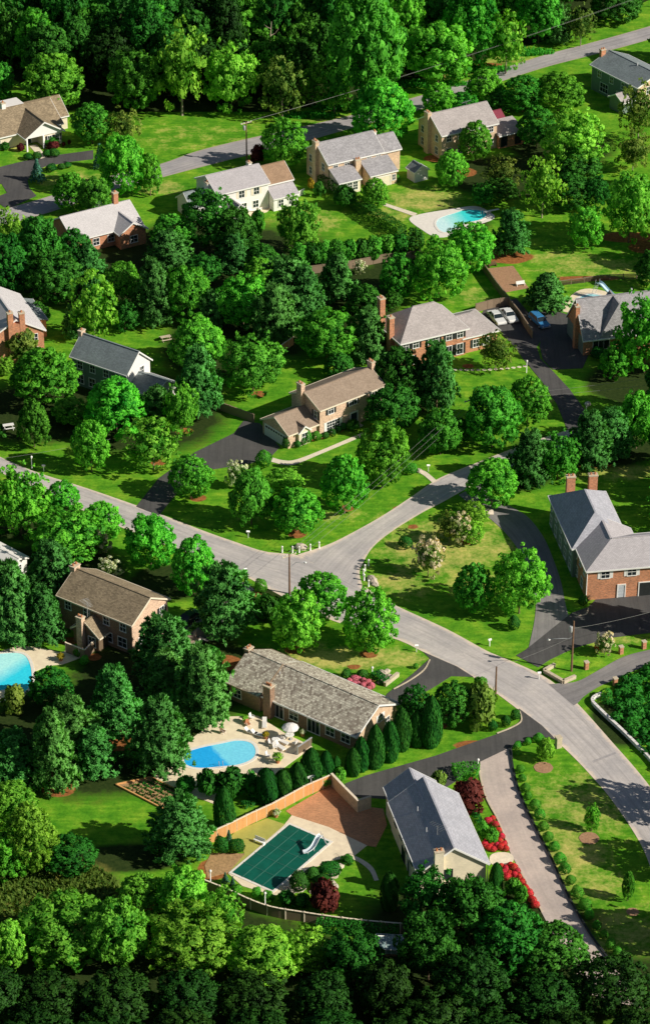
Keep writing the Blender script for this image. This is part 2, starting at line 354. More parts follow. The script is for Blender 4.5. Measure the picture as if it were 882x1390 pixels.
class MB:
    """collects faces, builds ONE mesh with metre-scaled uv"""
    def __init__(s): s.v = []; s.f = []; s.sm = []
    def face(s, pts, smooth=False):
        i = len(s.v); s.v += [tuple(p) for p in pts]; s.f.append(list(range(i, i + len(pts)))); s.sm.append(smooth)
    def hexa(s, a, b):   # bottom ring, top ring (same count)
        n = len(a); i = len(s.v); s.v += [tuple(p) for p in a] + [tuple(p) for p in b]
        s.f.append([i + k for k in reversed(range(n))]); s.f.append([i + n + k for k in range(n)])
        for k in range(n): s.f.append([i + k, i + (k + 1) % n, i + n + (k + 1) % n, i + n + k])
        s.sm += [False] * (n + 2)
    def box(s, x0, x1, y0, y1, z0, z1):
        x0, x1 = min(x0, x1), max(x0, x1); y0, y1 = min(y0, y1), max(y0, y1); z0, z1 = min(z0, z1), max(z0, z1)
        r = [(x0, y0), (x1, y0), (x1, y1), (x0, y1)]
        s.hexa([(x, y, z0) for x, y in r], [(x, y, z1) for x, y in r])
    def boxf(s, pt, a0, a1, d0, d1, z0, z1):
        r = [(a0, d0), (a1, d0), (a1, d1), (a0, d1)]
        s.hexa([pt(a, d, z0) for a, d in r], [pt(a, d, z1) for a, d in r])
    def prism(s, poly, z0, z1):
        s.hexa([(p[0], p[1], z0) for p in poly], [(p[0], p[1], z1) for p in poly])
    def tube(s, pts, radii, n=8, cap=True):
        pts = [Vector(p) for p in pts]
        if isinstance(radii, (int, float)): radii = [radii] * len(pts)
        base = len(s.v)
        for k, (p, r) in enumerate(zip(pts, radii)):
            d = (pts[min(k + 1, len(pts) - 1)] - pts[max(k - 1, 0)]).normalized()
            a = d.cross(Vector((0, 0, 1)) if abs(d.z) < 0.9 else Vector((1, 0, 0))).normalized(); b = d.cross(a)
            for j in range(n):
                t = 2 * math.pi * j / n
                s.v.append(tuple(p + a * math.cos(t) * r + b * math.sin(t) * r))
        for k in range(len(pts) - 1):
            for j in range(n):
                s.f.append([base + k * n + j, base + k * n + (j + 1) % n, base + (k + 1) * n + (j + 1) % n, base + (k + 1) * n + j]); s.sm.append(True)
        if cap:
            s.f.append([base + j for j in range(n)]); s.f.append([base + (len(pts) - 1) * n + j for j in range(n)]); s.sm += [False, False]
    def lathe(s, prof, n=16, c=(0, 0, 0)):
        base = len(s.v)
        for r, z in prof:
            for j in range(n):
                t = 2 * math.pi * j / n; s.v.append((c[0] + r * math.cos(t), c[1] + r * math.sin(t), c[2] + z))
        for k in range(len(prof) - 1):
            for j in range(n):
                s.f.append([base + k * n + j, base + k * n + (j + 1) % n, base + (k + 1) * n + (j + 1) % n, base + (k + 1) * n + j]); s.sm.append(True)
        s.f.append([base + j for j in range(n)]); s.f.append([base + (len(prof) - 1) * n + j for j in range(n)]); s.sm += [False, False]
    def build(s, name, mat, parent=None, loc=None):
        me = bpy.data.meshes.new(name); me.from_pydata(s.v, [], s.f)
        me.polygons.foreach_set('use_smooth', s.sm)
        uvl = me.uv_layers.new(name='UVMap'); 
        uv = np.zeros(len(me.loops) * 2, dtype=np.float32)
        vs = s.v
        for p in me.polygons:
            n = p.normal
            if abs(n.z) > 0.985: tx, bx = Vector((1, 0, 0)), Vector((0, 1, 0))
            else:
                tx = Vector((0, 0, 1)).cross(n).normalized(); bx = n.cross(tx)
            for li in p.loop_indices:
                q = Vector(vs[me.loops[li].vertex_index]); uv[2 * li] = q.dot(tx); uv[2 * li + 1] = q.dot(bx)
        uvl.data.foreach_set('uv', uv)
        me.materials.append(mat)
        o = bpy.data.objects.new(name, me); col.objects.link(o)
        if parent is not None: o.parent = parent
        if loc is not None: o.location = loc
        return o

def tri_sheet(poly, z):
    """filled flat polygon (ear clipped by Blender), returns verts, faces"""
    from mathutils.geometry import tessellate_polygon
    vs = [Vector((p[0], p[1], z)) for p in poly]
    tris = tessellate_polygon([vs])
    return [tuple(v) for v in vs], [list(t) for t in tris]
def sheet(name, px, z, mat, kind='structure', smooth=0, thick=0.12, label=None, cat=None, parent=None, world=False, curb=None):
    """flat paved area given by its outline in photo pixels; a slab with its top at z"""
    poly = [Vector(p) if world else G(*p) for p in px]
    if smooth: poly = crom(poly, smooth, True)
    poly = [Vector((p[0], p[1], 0)) for p in poly]
    vs, fs = tri_sheet(poly, z)
    n = len(vs)
    c = sum((Vector(v) for v in vs), Vector()) / n
    vv = [(v[0] - c.x, v[1] - c.y, v[2]) for v in vs] + [(v[0] - c.x, v[1] - c.y, z - thick) for v in vs]
    ff = []
    for f in fs:
        a, b, d = (Vector(vv[i]) for i in f)
        ff.append(f if (b - a).cross(d - a).z > 0 else f[::-1])
    for k in range(n): ff.append([k, (k + 1) % n, n + (k + 1) % n, n + k])
    me = bpy.data.meshes.new(name); me.from_pydata(vv, [], ff)
    uvl = me.uv_layers.new(name='UVMap')
    for l in me.loops:
        q = vv[l.vertex_index]; uvl.data[l.index].uv = (q[0], q[1])
    me.materials.append(mat)
    o = bpy.data.objects.new(name, me); col.objects.link(o); o.location = (c.x, c.y, 0)
    if parent is not None:
        o.parent = parent
    return tag(o, label, cat, None, kind)
def ribbon(name, left, right, z, mat, kind='structure', n=10, across=10):
    A = crom([G(*p) for p in left], n); B = crom([G(*p) for p in right], n)
    def resamp(P, m):
        d = [0.0]
        for a, b in zip(P, P[1:]): d.append(d[-1] + (b - a).length)
        out = []
        for k in range(m):
            t = d[-1] * k / (m - 1); j = 0
            while j < len(d) - 2 and d[j + 1] < t: j += 1
            f = (t - d[j]) / max(1e-6, d[j + 1] - d[j]); out.append(P[j].lerp(P[j + 1], min(1, max(0, f))))
        return out
    m = 90
    A = resamp(A, m); B = resamp(B, m)
    vv = []; uvs = []; ed = []
    v = 0
    for i in range(m):
        if i: v += ((A[i] + B[i]) / 2 - (A[i - 1] + B[i - 1]) / 2).length
        wd = (B[i] - A[i]).length
        for j in range(across + 1):
            t = j / across; p = A[i].lerp(B[i], t)
            vv.append((p.x, p.y, z)); uvs.append((wd * (t - 0.5), v)); ed.append(abs(2 * t - 1))
    ff = []
    for i in range(m - 1):
        for j in range(across):
            q = i * (across + 1) + j; ff.append([q, q + 1, q + across + 2, q + across + 1])
    me = bpy.data.meshes.new(name); me.from_pydata(vv, [], ff)
    uvl = me.uv_layers.new(name='UVMap')
    for l in me.loops: uvl.data[l.index].uv = uvs[l.vertex_index]
    at = me.attributes.new('edge', 'FLOAT', 'POINT'); at.data.foreach_set('value', ed)
    me.materials.append(mat)
    o = bpy.data.objects.new(name, me); col.objects.link(o)
    return tag(o, None, None, None, kind)
# ------------------------------------------------------------------ ground: one sheet out to the horizon
def make_ground():
    xs = np.concatenate([[-4000, -2000, -1000, -500, -250, -140, -100], np.arange(-82, 82.01, 0.6), [100, 140, 250, 500, 1000, 2000, 4000]])
    ys = np.concatenate([[-4000, -2000, -1000, -500, -300, -200, -160, -135], np.arange(-124, 224, 0.6), [235, 260, 300, 400, 600, 1000, 2000, 4000]])
    X, Y = np.meshgrid(xs, ys); nx, ny = len(xs), len(ys)
    Z = np.zeros_like(X)
    zone = np.zeros((ny, nx, 4), np.float32); zone[..., 3] = 1
    floor = np.zeros((ny, nx), np.float32)
    def ell(ch, px, py, rx, ry, k=1.0, ang=0.0, soft=0.45):
        p = G(px, py); dx = X - p.x; dy = Y - p.y
        ca, sa = math.cos(ang), math.sin(ang)
        r = np.sqrt(((dx * ca + dy * sa) / rx) ** 2 + ((-dx * sa + dy * ca) / ry) ** 2)
        v = np.clip((1 + soft - r) / (2 * soft), 0, 1) * k
        if ch == 'f': np.maximum(floor, v, out=floor)
        else: zone[..., ch] = np.maximum(zone[..., ch], v)
    def poly(ch, px, k=1.0):
        P = [G(*p) for p in px]; ins = np.zeros(X.shape, bool); n = len(P)
        for i in range(n):
            a, b = P[i], P[(i + 1) % n]
            c = ((a.y > Y) != (b.y > Y)) & (X < (b.x - a.x) * (Y - a.y) / ((b.y - a.y) or 1e-9) + a.x)
            ins ^= c
        if ch == 'f': floor[ins] = np.maximum(floor[ins], k)
        else: zone[..., ch][ins] = np.maximum(zone[..., ch][ins], k)
    D, MU, ME = 0, 1, 2
    for a in [(600, 745, 9, 8, .75), (650, 740, 6, 6, .6), (545, 790, 5, 3, .6), (640, 790, 6, 4, .5), (760, 1180, 7, 10, .55), (790, 1090, 6, 8, .5), (460, 893, 9, 3, .9), (540, 893, 4, 2.5, .7), (420, 880, 5, 2, .6), (590, 760, 6, 6, .45), (560, 740, 4, 4, .4),
              (650, 720, 5, 4, .35), (540, 800, 5, 2.5, .5), (760, 1110, 5, 7, .45), (775, 1160, 5, 4, .75), (750, 1070, 4, 4, .4), (800, 1200, 5, 5, .5),
              (850, 1270, 6, 6, .55), (575, 272, 7, 5, .75), (540, 290, 5, 3, .5), (420, 300, 6, 6, .5), (800, 360, 10, 5, .5), (760, 350, 6, 3, .5),
              (850, 640, 7, 3, .6), (800, 640, 6, 3, .5), (100, 245, 6, 4, .6), (260, 185, 14, 7, .3), (600, 435, 4, 3, .5), (640, 400, 5, 4, .4),
              (500, 700, 4, 2, .3), (440, 700, 3, 2, .5), (470, 372, 5, 3, .4), (870, 375, 5, 3, .5), (300, 245, 4, 3, .4), (830, 870, 4, 2, .5), (345, 700, 4, 2, .3),
              (220, 255, 5, 3, .6), (450, 160, 8, 2, .4), (600, 112, 10, 2.2, .5), (690, 82, 8, 2, .6), (735, 540, 4, 4, .35), (30, 200, 4, 3, .4)]:
        ell(D, *a)
    for a in [(400, 882, 1.5, 1.1), (500, 888, 1.3, 1.0), (403, 724, 1.5, 1.4), (269, 676, 1.3, 1.1), (470, 690, 1.2, 1.0), (352, 535, 1.3, 1.1), (688, 348, 4.5, 3), (850, 322, 5, 2.2),
              (875, 336, 3, 2.5), (80, 1072, 2.2, 1.6), (158, 1010, 3.5, 1.6), (306, 900, 2.4, 2.0), (635, 497, 1, .8), (540, 690, 0.8, .7), (215, 628, 1.2, 1), (250, 585, 1.5, 1),
              (610, 972, 5, 0.6, 1.0, .55), (565, 1000, 9, .55, 1.0, .6), (612, 980, 1.2, .9), (128, 892, 1.0, .9), (75, 1240, 2.5, 1.5), (40, 1190, 3, 1.2), (95, 870, 1.5, 1), (590, 215, 2.2, 1.6), (632, 234, 2, 2),
              (290, 1180, 2.0, 2.2), (645, 1012, 3, 1.2), (485, 925, 2.5, 1.0), (700, 445, 1, 1), (795, 378, 6, 1.0), (700, 640, 2, 1.0), (560, 715, .8, .7), (630, 735, 1.2, 1), (480, 905, 1.0, .6),
              (610, 76, 0.1, .1), (662, 88, 3, 1.0), (800, 632, 5, 1.2, .55), (345, 808, 1.2, .8), (200, 1230, 1.0, 1.0)]:
        ell(MU, *a)
    # front-yard beds beside the bottom house and the tan-roofed house
    poly(MU, [(383, 607), (430, 598), (470, 583), (470, 575), (430, 590), (392, 597)], .8)
    ell(ME, 45, 1210, 11, 7); ell(ME, 20, 1190, 6, 6); ell(ME, 110, 1215, 4, 4, .6)
    ell(ME, 470, 148, 6, 1.6, .8); ell(ME, 640, 96, 12, 2.0, .7, .55)
    # wooded floor: tree shade put into the ground colour where the crowns close overhead
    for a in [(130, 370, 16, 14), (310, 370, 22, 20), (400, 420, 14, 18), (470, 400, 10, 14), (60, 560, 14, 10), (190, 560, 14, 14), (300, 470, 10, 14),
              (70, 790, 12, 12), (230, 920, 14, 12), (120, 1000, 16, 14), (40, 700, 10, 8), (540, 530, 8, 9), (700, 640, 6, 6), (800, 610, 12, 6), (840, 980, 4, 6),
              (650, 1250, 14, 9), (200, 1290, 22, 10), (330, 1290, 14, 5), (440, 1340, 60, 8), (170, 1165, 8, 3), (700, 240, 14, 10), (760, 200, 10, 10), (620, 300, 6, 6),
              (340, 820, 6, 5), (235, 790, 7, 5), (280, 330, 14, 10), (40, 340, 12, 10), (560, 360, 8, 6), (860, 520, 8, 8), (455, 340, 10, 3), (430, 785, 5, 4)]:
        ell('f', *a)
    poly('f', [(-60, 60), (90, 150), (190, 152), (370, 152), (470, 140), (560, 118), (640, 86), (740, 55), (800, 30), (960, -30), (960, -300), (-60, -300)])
    v = np.stack([X, Y, Z], -1).reshape(-1, 3)
    i = np.arange(nx * ny).reshape(ny, nx)
    q = np.stack([i[:-1, :-1], i[:-1, 1:], i[1:, 1:], i[1:, :-1]], -1).reshape(-1, 4)
    me = bpy.data.meshes.new('ground')
    me.vertices.add(len(v)); me.vertices.foreach_set('co', v.astype(np.float32).ravel())
    me.loops.add(q.size); me.loops.foreach_set('vertex_index', q.ravel().astype(np.int32))
    me.polygons.add(len(q)); me.polygons.foreach_set('loop_start', (np.arange(len(q)) * 4).astype(np.int32))
    me.update(); me.validate()
    a = me.attributes.new('zones', 'FLOAT_COLOR', 'POINT'); a.data.foreach_set('color', zone.reshape(-1))
    a = me.attributes.new('floor', 'FLOAT', 'POINT'); a.data.foreach_set('value', floor.reshape(-1))
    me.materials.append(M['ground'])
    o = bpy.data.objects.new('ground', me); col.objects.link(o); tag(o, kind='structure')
make_ground()

# ------------------------------------------------------------------ roads
ribbon('road', [(-60, 590), (0, 620), (47, 640), (100, 657), (145, 672), (215, 697), (280, 722), (320, 736), (360, 749), (400, 753), (440, 764), (484, 790), (531, 819), (606, 854), (661, 884), (690, 896), (741, 920), (781, 953), (828, 1005), (869, 1052), (900, 1095), (935, 1160)],
       [(-60, 612), (0, 641), (50, 663), (100, 687), (165, 716), (220, 738), (290, 763), (330, 781), (380, 808), (430, 834), (480, 852), (538, 868), (576, 886), (636, 916), (666, 936), (706, 966), (751, 1003), (781, 1031), (806, 1058), (831, 1088), (869, 1146), (890, 1200)], 0.03, M['road'])
ribbon('road', [(404, 753), (441, 741), (471, 727), (516, 702), (556, 676), (591, 652), (622, 638), (650, 627), (685, 613), (720, 600), (757, 588), (800, 575), (860, 560), (940, 542)],
       [(494, 802), (488, 781), (491, 768), (505, 744), (531, 722), (571, 697), (600, 682), (640, 660), (690, 638), (730, 622), (780, 605), (830, 592), (880, 580), (950, 562)], 0.036, M['road'])
ribbon('upper_road', [(-90, 300), (-30, 289), (20, 280), (75, 264), (120, 249), (160, 236), (220, 222), (265, 206), (320, 192), (410, 172), (478, 156), (556, 134), (616, 116), (676, 95), (741, 74), (791, 61), (866, 40), (960, 12)],
       [(-90, 328), (-30, 313), (20, 302), (75, 286), (120, 271), (160, 258), (220, 241), (265, 229), (320, 215), (410, 193), (478, 174), (556, 153), (616, 134), (676, 112), (741, 91), (791, 78), (866, 58), (960, 30)], 0.03, M['road_old'])
ribbon('lane', [(744, 929), (757, 928), (783, 925), (810, 911), (845, 892), (882, 882), (950, 868)],
       [(778, 958), (784, 954), (793, 945), (813, 932), (845, 918), (882, 902), (950, 886)], 0.040, M['drive_mid'])
ribbon('lane', [(622, 672), (645, 690), (663, 703), (683, 721), (702, 745), (716, 775), (726, 812), (725, 842), (716, 884)],
       [(655, 655), (672, 676), (697, 690), (718, 704), (738, 731), (751, 761), (761, 791), (768, 825), (778, 860)], 0.044, M['drive_mid'])
# ------------------------------------------------------------------ driveways and paths
sheet('driveway', [(-30, 228), (0, 227), (32, 219), (75, 211), (127, 204), (127, 216), (95, 220), (62, 226), (45, 234), (38, 245), (40, 255), (50, 266), (10, 284), (-10, 270), (10, 262), (3, 250), (-30, 246)], 0.05, M['drive_dark'])
sheet('driveway', [(318, 588), (265, 614), (215, 650), (185, 688), (216, 700), (240, 670), (285, 638), (340, 629), (365, 623), (380, 607), (353, 575), (331, 571)], 0.05, M['drive_dark'])
sheet('driveway', [(652, 428), (668, 442), (697, 470), (711, 489), (735, 518), (755, 548), (768, 580), (776, 592), (800, 582), (792, 555), (772, 528), (748, 502), (733, 487), (728, 471), (738, 455), (722, 430), (700, 405), (660, 416)], 0.05, M['drive_dark'])
sheet('driveway', [(722, 420), (735, 452), (732, 470), (736, 488), (750, 502), (790, 500), (800, 478), (780, 470), (778, 430), (760, 424)], 0.056, M['drive_dark'])
sheet('driveway', [(776, 832), (798, 824), (813, 809), (882, 805), (950, 802), (950, 850), (882, 859), (828, 866), (778, 880), (745, 896), (730, 906), (700, 890), (712, 883), (727, 871), (768, 838)], 0.050, M['drive_dark'])
sheet('driveway', [(574, 885), (583, 894), (560, 915), (525, 942), (520, 952), (545, 957), (590, 932), (612, 918), (642, 919), (620, 905)], 0.05, M['drive_dark'])
sheet('driveway', [(704, 962), (707, 981), (676, 996), (591, 1026), (496, 1053), (468, 1064), (474, 1082), (530, 1085), (600, 1072), (652, 1040), (692, 1016), (728, 998), (755, 1005), (735, 985)], 0.05, M['drive_dark'])
ribbon('driveway', [(648, 1036), (652, 1062), (660, 1087), (675, 1115), (690, 1153), (702, 1176), (718, 1207), (735, 1240), (760, 1285), (800, 1350)],
       [(694, 1014), (698, 1055), (710, 1088), (728, 1126), (746, 1161), (761, 1194), (775, 1224), (801, 1267), (826, 1300), (870, 1370)], 0.056, M['drive_pale'])
sheet('driveway', [(232, 838), (262, 836), (285, 845), (280, 862), (300, 815), (330, 790), (345, 800), (310, 830), (290, 870), (240, 872)], 0.05, M['drive_mid'])
ribbon('path', [(368, 621), (385, 625), (402, 624), (439, 610), (493, 587)], [(368, 627), (385, 631), (402, 630), (439, 615), (496, 591)], 0.05, M['path'])
ribbon('path', [(520, 275), (566, 290)], [(517, 278), (562, 294)], 0.05, M['path'])
ribbon('path', [(40, 198), (56, 216)], [(50, 196), (64, 213)], 0.06, M['path'])
ribbon('path', [(565, 636), (577, 640), (592, 652)], [(561, 639), (574, 645), (587, 656)], 0.05, M['path'])
ribbon('path', [(470, 1158), (490, 1166), (506, 1178), (514, 1195)], [(468, 1163), (486, 1170), (501, 1182), (508, 1196)], 0.05, M['path'])
# patio terraces
sheet('patio', [(283, 985), (312, 973), (350, 972), (386, 995), (424, 1014), (408, 1026), (371, 1053), (345, 1058), (332, 1054), (303, 1080), (296, 1094), (261, 1080), (232, 1068), (206, 1057), (227, 1038), (258, 1005)], 0.06, M['concrete'])
sheet('patio', [(-60, 900), (-10, 888), (25, 877), (53, 879), (82, 886), (110, 878), (118, 890), (86, 902), (66, 904), (45, 913), (42, 935), (30, 950), (8, 954), (-60, 960)], 0.06, M['concrete'])
sheet('patio', [(396, 1107), (385, 1121), (310, 1186), (329, 1203), (373, 1216), (396, 1204), (420, 1180), (453, 1168), (478, 1164), (498, 1148), (446, 1123)], 0.056, M['concrete'])
sheet('patio', [(434, 1074), (388, 1101), (396, 1107), (446, 1123), (498, 1148), (510, 1150), (525, 1120), (520, 1098), (484, 1094), (452, 1066)], 0.05, M['pavers'])
sheet('turf_carpet', [(363, 1111), (386, 1119), (310, 1187), (316, 1178), (332, 1160), (327, 1147), (312, 1138), (320, 1128)], 0.05, M['carpet'])
sheet('patio', [(555, 298), (570, 291), (612, 284), (645, 280), (664, 288), (670, 297), (640, 308), (612, 320), (591, 322), (572, 312)], 0.056, M['coping'], smooth=4)
sheet('patio', [(756, 420), (768, 408), (782, 396), (800, 392), (828, 398), (845, 410), (800, 425), (775, 425)], 0.056, M['concrete'], smooth=3)
sheet('patio', [(320, 284), (338, 294), (362, 288), (372, 280), (350, 276), (330, 276)], 0.05, M['concrete'])
sheet('entrance_slab', [(664, 1164), (672, 1158), (690, 1158), (697, 1166), (688, 1174), (668, 1174)], 0.06, M['path'], smooth=3)
sheet('bark_bed', [(658, 365), (696, 361), (717, 391), (686, 397)], 0.05, M['mulch'])
for p_, mx_ in (((737, 1042), 1.28), ((799, 1138), 1.3), ((858, 1238), .8)):
    c_ = G(*p_)
    o_ = sheet('mulch_ring', [(c_.x + mx_ * math.cos(a) * random.Random(int(a * 99)).uniform(.96, 1.04), c_.y + mx_ * math.sin(a)) for a in np.linspace(0, 2 * math.pi, 25)[:-1]], 0.05, M['mulch'], world=True)
sheet('mulch_bed', [(287, 1158), (333, 1159), (312, 1184), (282, 1192), (278, 1175)], 0.045, M['soil'])

# ------------------------------------------------------------------ swimming pools: water let into a raised coping
def pool(label, px, mat, z=0.1, rim=0.45, smooth=6, group=None):
    P = [G(*p) for p in px]
    P = crom(P, smooth, True) if smooth else P
    c = sum(P, Vector()) / len(P)
    r = empty('swimming_pool', (c.x, c.y, 0), 0, label, 'swimming pool')
    Q = [p - c for p in P]
    n = len(Q)
    area = sum(Q[i].x * Q[(i + 1) % n].y - Q[(i + 1) % n].x * Q[i].y for i in range(n))
    if area < 0: Q = Q[::-1]
    def off(d):
        out = []
        for i in range(n):
            t = (Q[(i + 1) % n] - Q[i - 1]).normalized(); out.append(Q[i] + Vector((t.y, -t.x, 0)) * d)
        return out
    O = off(rim); mb = MB(); I = off(0.0)
    for i in range(n):
        j = (i + 1) % n
        a = [Q[i], O[i], O[j], Q[j]]
        mb.hexa([(p.x, p.y, 0.02) for p in a], [(p.x, p.y, z) for p in a])
    mb.build('coping', M['coping'], r)
    vs, fs = tri_sheet([(p.x, p.y) for p in Q], z - 0.03)
    me = bpy.data.meshes.new('water'); me.from_pydata(vs, [], fs); me.materials.append(mat)
    o = bpy.data.objects.new('water', me); col.objects.link(o); o.parent = r
    return r
POOL2 = pool('oval swimming pool with deep blue water on the pale terrace', [(250, 1029), (256, 1021), (275, 1015), (300, 1010), (322, 1006), (340, 1009), (347, 1019), (343, 1030), (325, 1038), (300, 1041), (272, 1043), (254, 1039)], M['water_oval'])
POOL1 = pool('pale turquoise swimming pool cut by the left edge of the view', [(-42, 900), (-20, 890), (2, 888), (22, 887), (35, 891), (42, 905), (43, 924), (34, 939), (12, 937), (-20, 938), (-40, 925)], M['water_left'])
POOL4 = pool('turquoise swimming pool with white rim behind the two-winged brick house', [(592, 306), (596, 297), (616, 290), (634, 285), (656, 287), (660, 292), (650, 299), (628, 304), (612, 314), (600, 315)], M['water_top'])
POOL5 = pool('small pale pool mostly hidden behind the house with the cross gable', [(778, 416), (784, 406), (798, 400), (815, 402), (822, 410), (800, 420)], M['water_small'])
def covered_pool():
    P = [G(392, 1122), G(445, 1143), G(370, 1207), G(319, 1186)]
    c = sum(P, Vector()) / 4
    ax = (P[2] - P[1]); L = ax.length; rz = math.atan2(ax.y, ax.x)
    W = (P[1] - P[0]).length
    r = empty('covered_pool', (c.x, c.y, 0), rz, 'rectangular pool closed under a dark green mesh cover', 'covered pool')
    mb = MB(); h, k = L / 2 + .1, W / 2 + .1
    for a in ((-h - .4, h + .4, k, k + .4), (-h - .4, h + .4, -k - .4, -k), (-h - .4, -h, -k, k), (h, h + .4, -k, k)):
        mb.box(a[0], a[1], a[2], a[3], 0.02, 0.1)
    mb.build('coping', M['coping'], r)
    n = 40; vv = []; ff = []
    for i in range(n + 1):
        for j in range(n // 2 + 1):
            x = -h + 2 * h * i / n; y = -k + 2 * k * j / (n // 2)
            sag = (1 - (x / h) ** 2) * (1 - (y / k) ** 2) * -0.02 + 0.12
            vv.append((x * 1.01, y * 1.02, sag))
    for i in range(n):
        for j in range(n // 2):
            q = i * (n // 2 + 1) + j; ff.append([q, q + n // 2 + 1, q + n // 2 + 2, q + 1])
    me = bpy.data.meshes.new('cover'); me.from_pydata(vv, [], ff); me.materials.append(M['cover'])
    o = bpy.data.objects.new('cover', me); col.objects.link(o); o.parent = r
    for y in (-k * .5, 0, k * .5):
        s = MB(); s.box(-h * 1.02, h * 1.02, y - .05, y + .05, 0.11, 0.145); s.build('strap', M['strap'], r)
    for x in (-h * .6, -h * .2, h * .2, h * .6):
        s = MB(); s.box(x - .035, x + .035, -k * 1.05, k * 1.05, 0.11, 0.14); s.build('strap', M['strap'], r)
    return r
covered_pool()

# a repaired strip across the road
sheet('road_patch', [(803, 1033), (834, 1021), (836, 1023), (805, 1036)], 0.043, M['patch'], thick=.01)
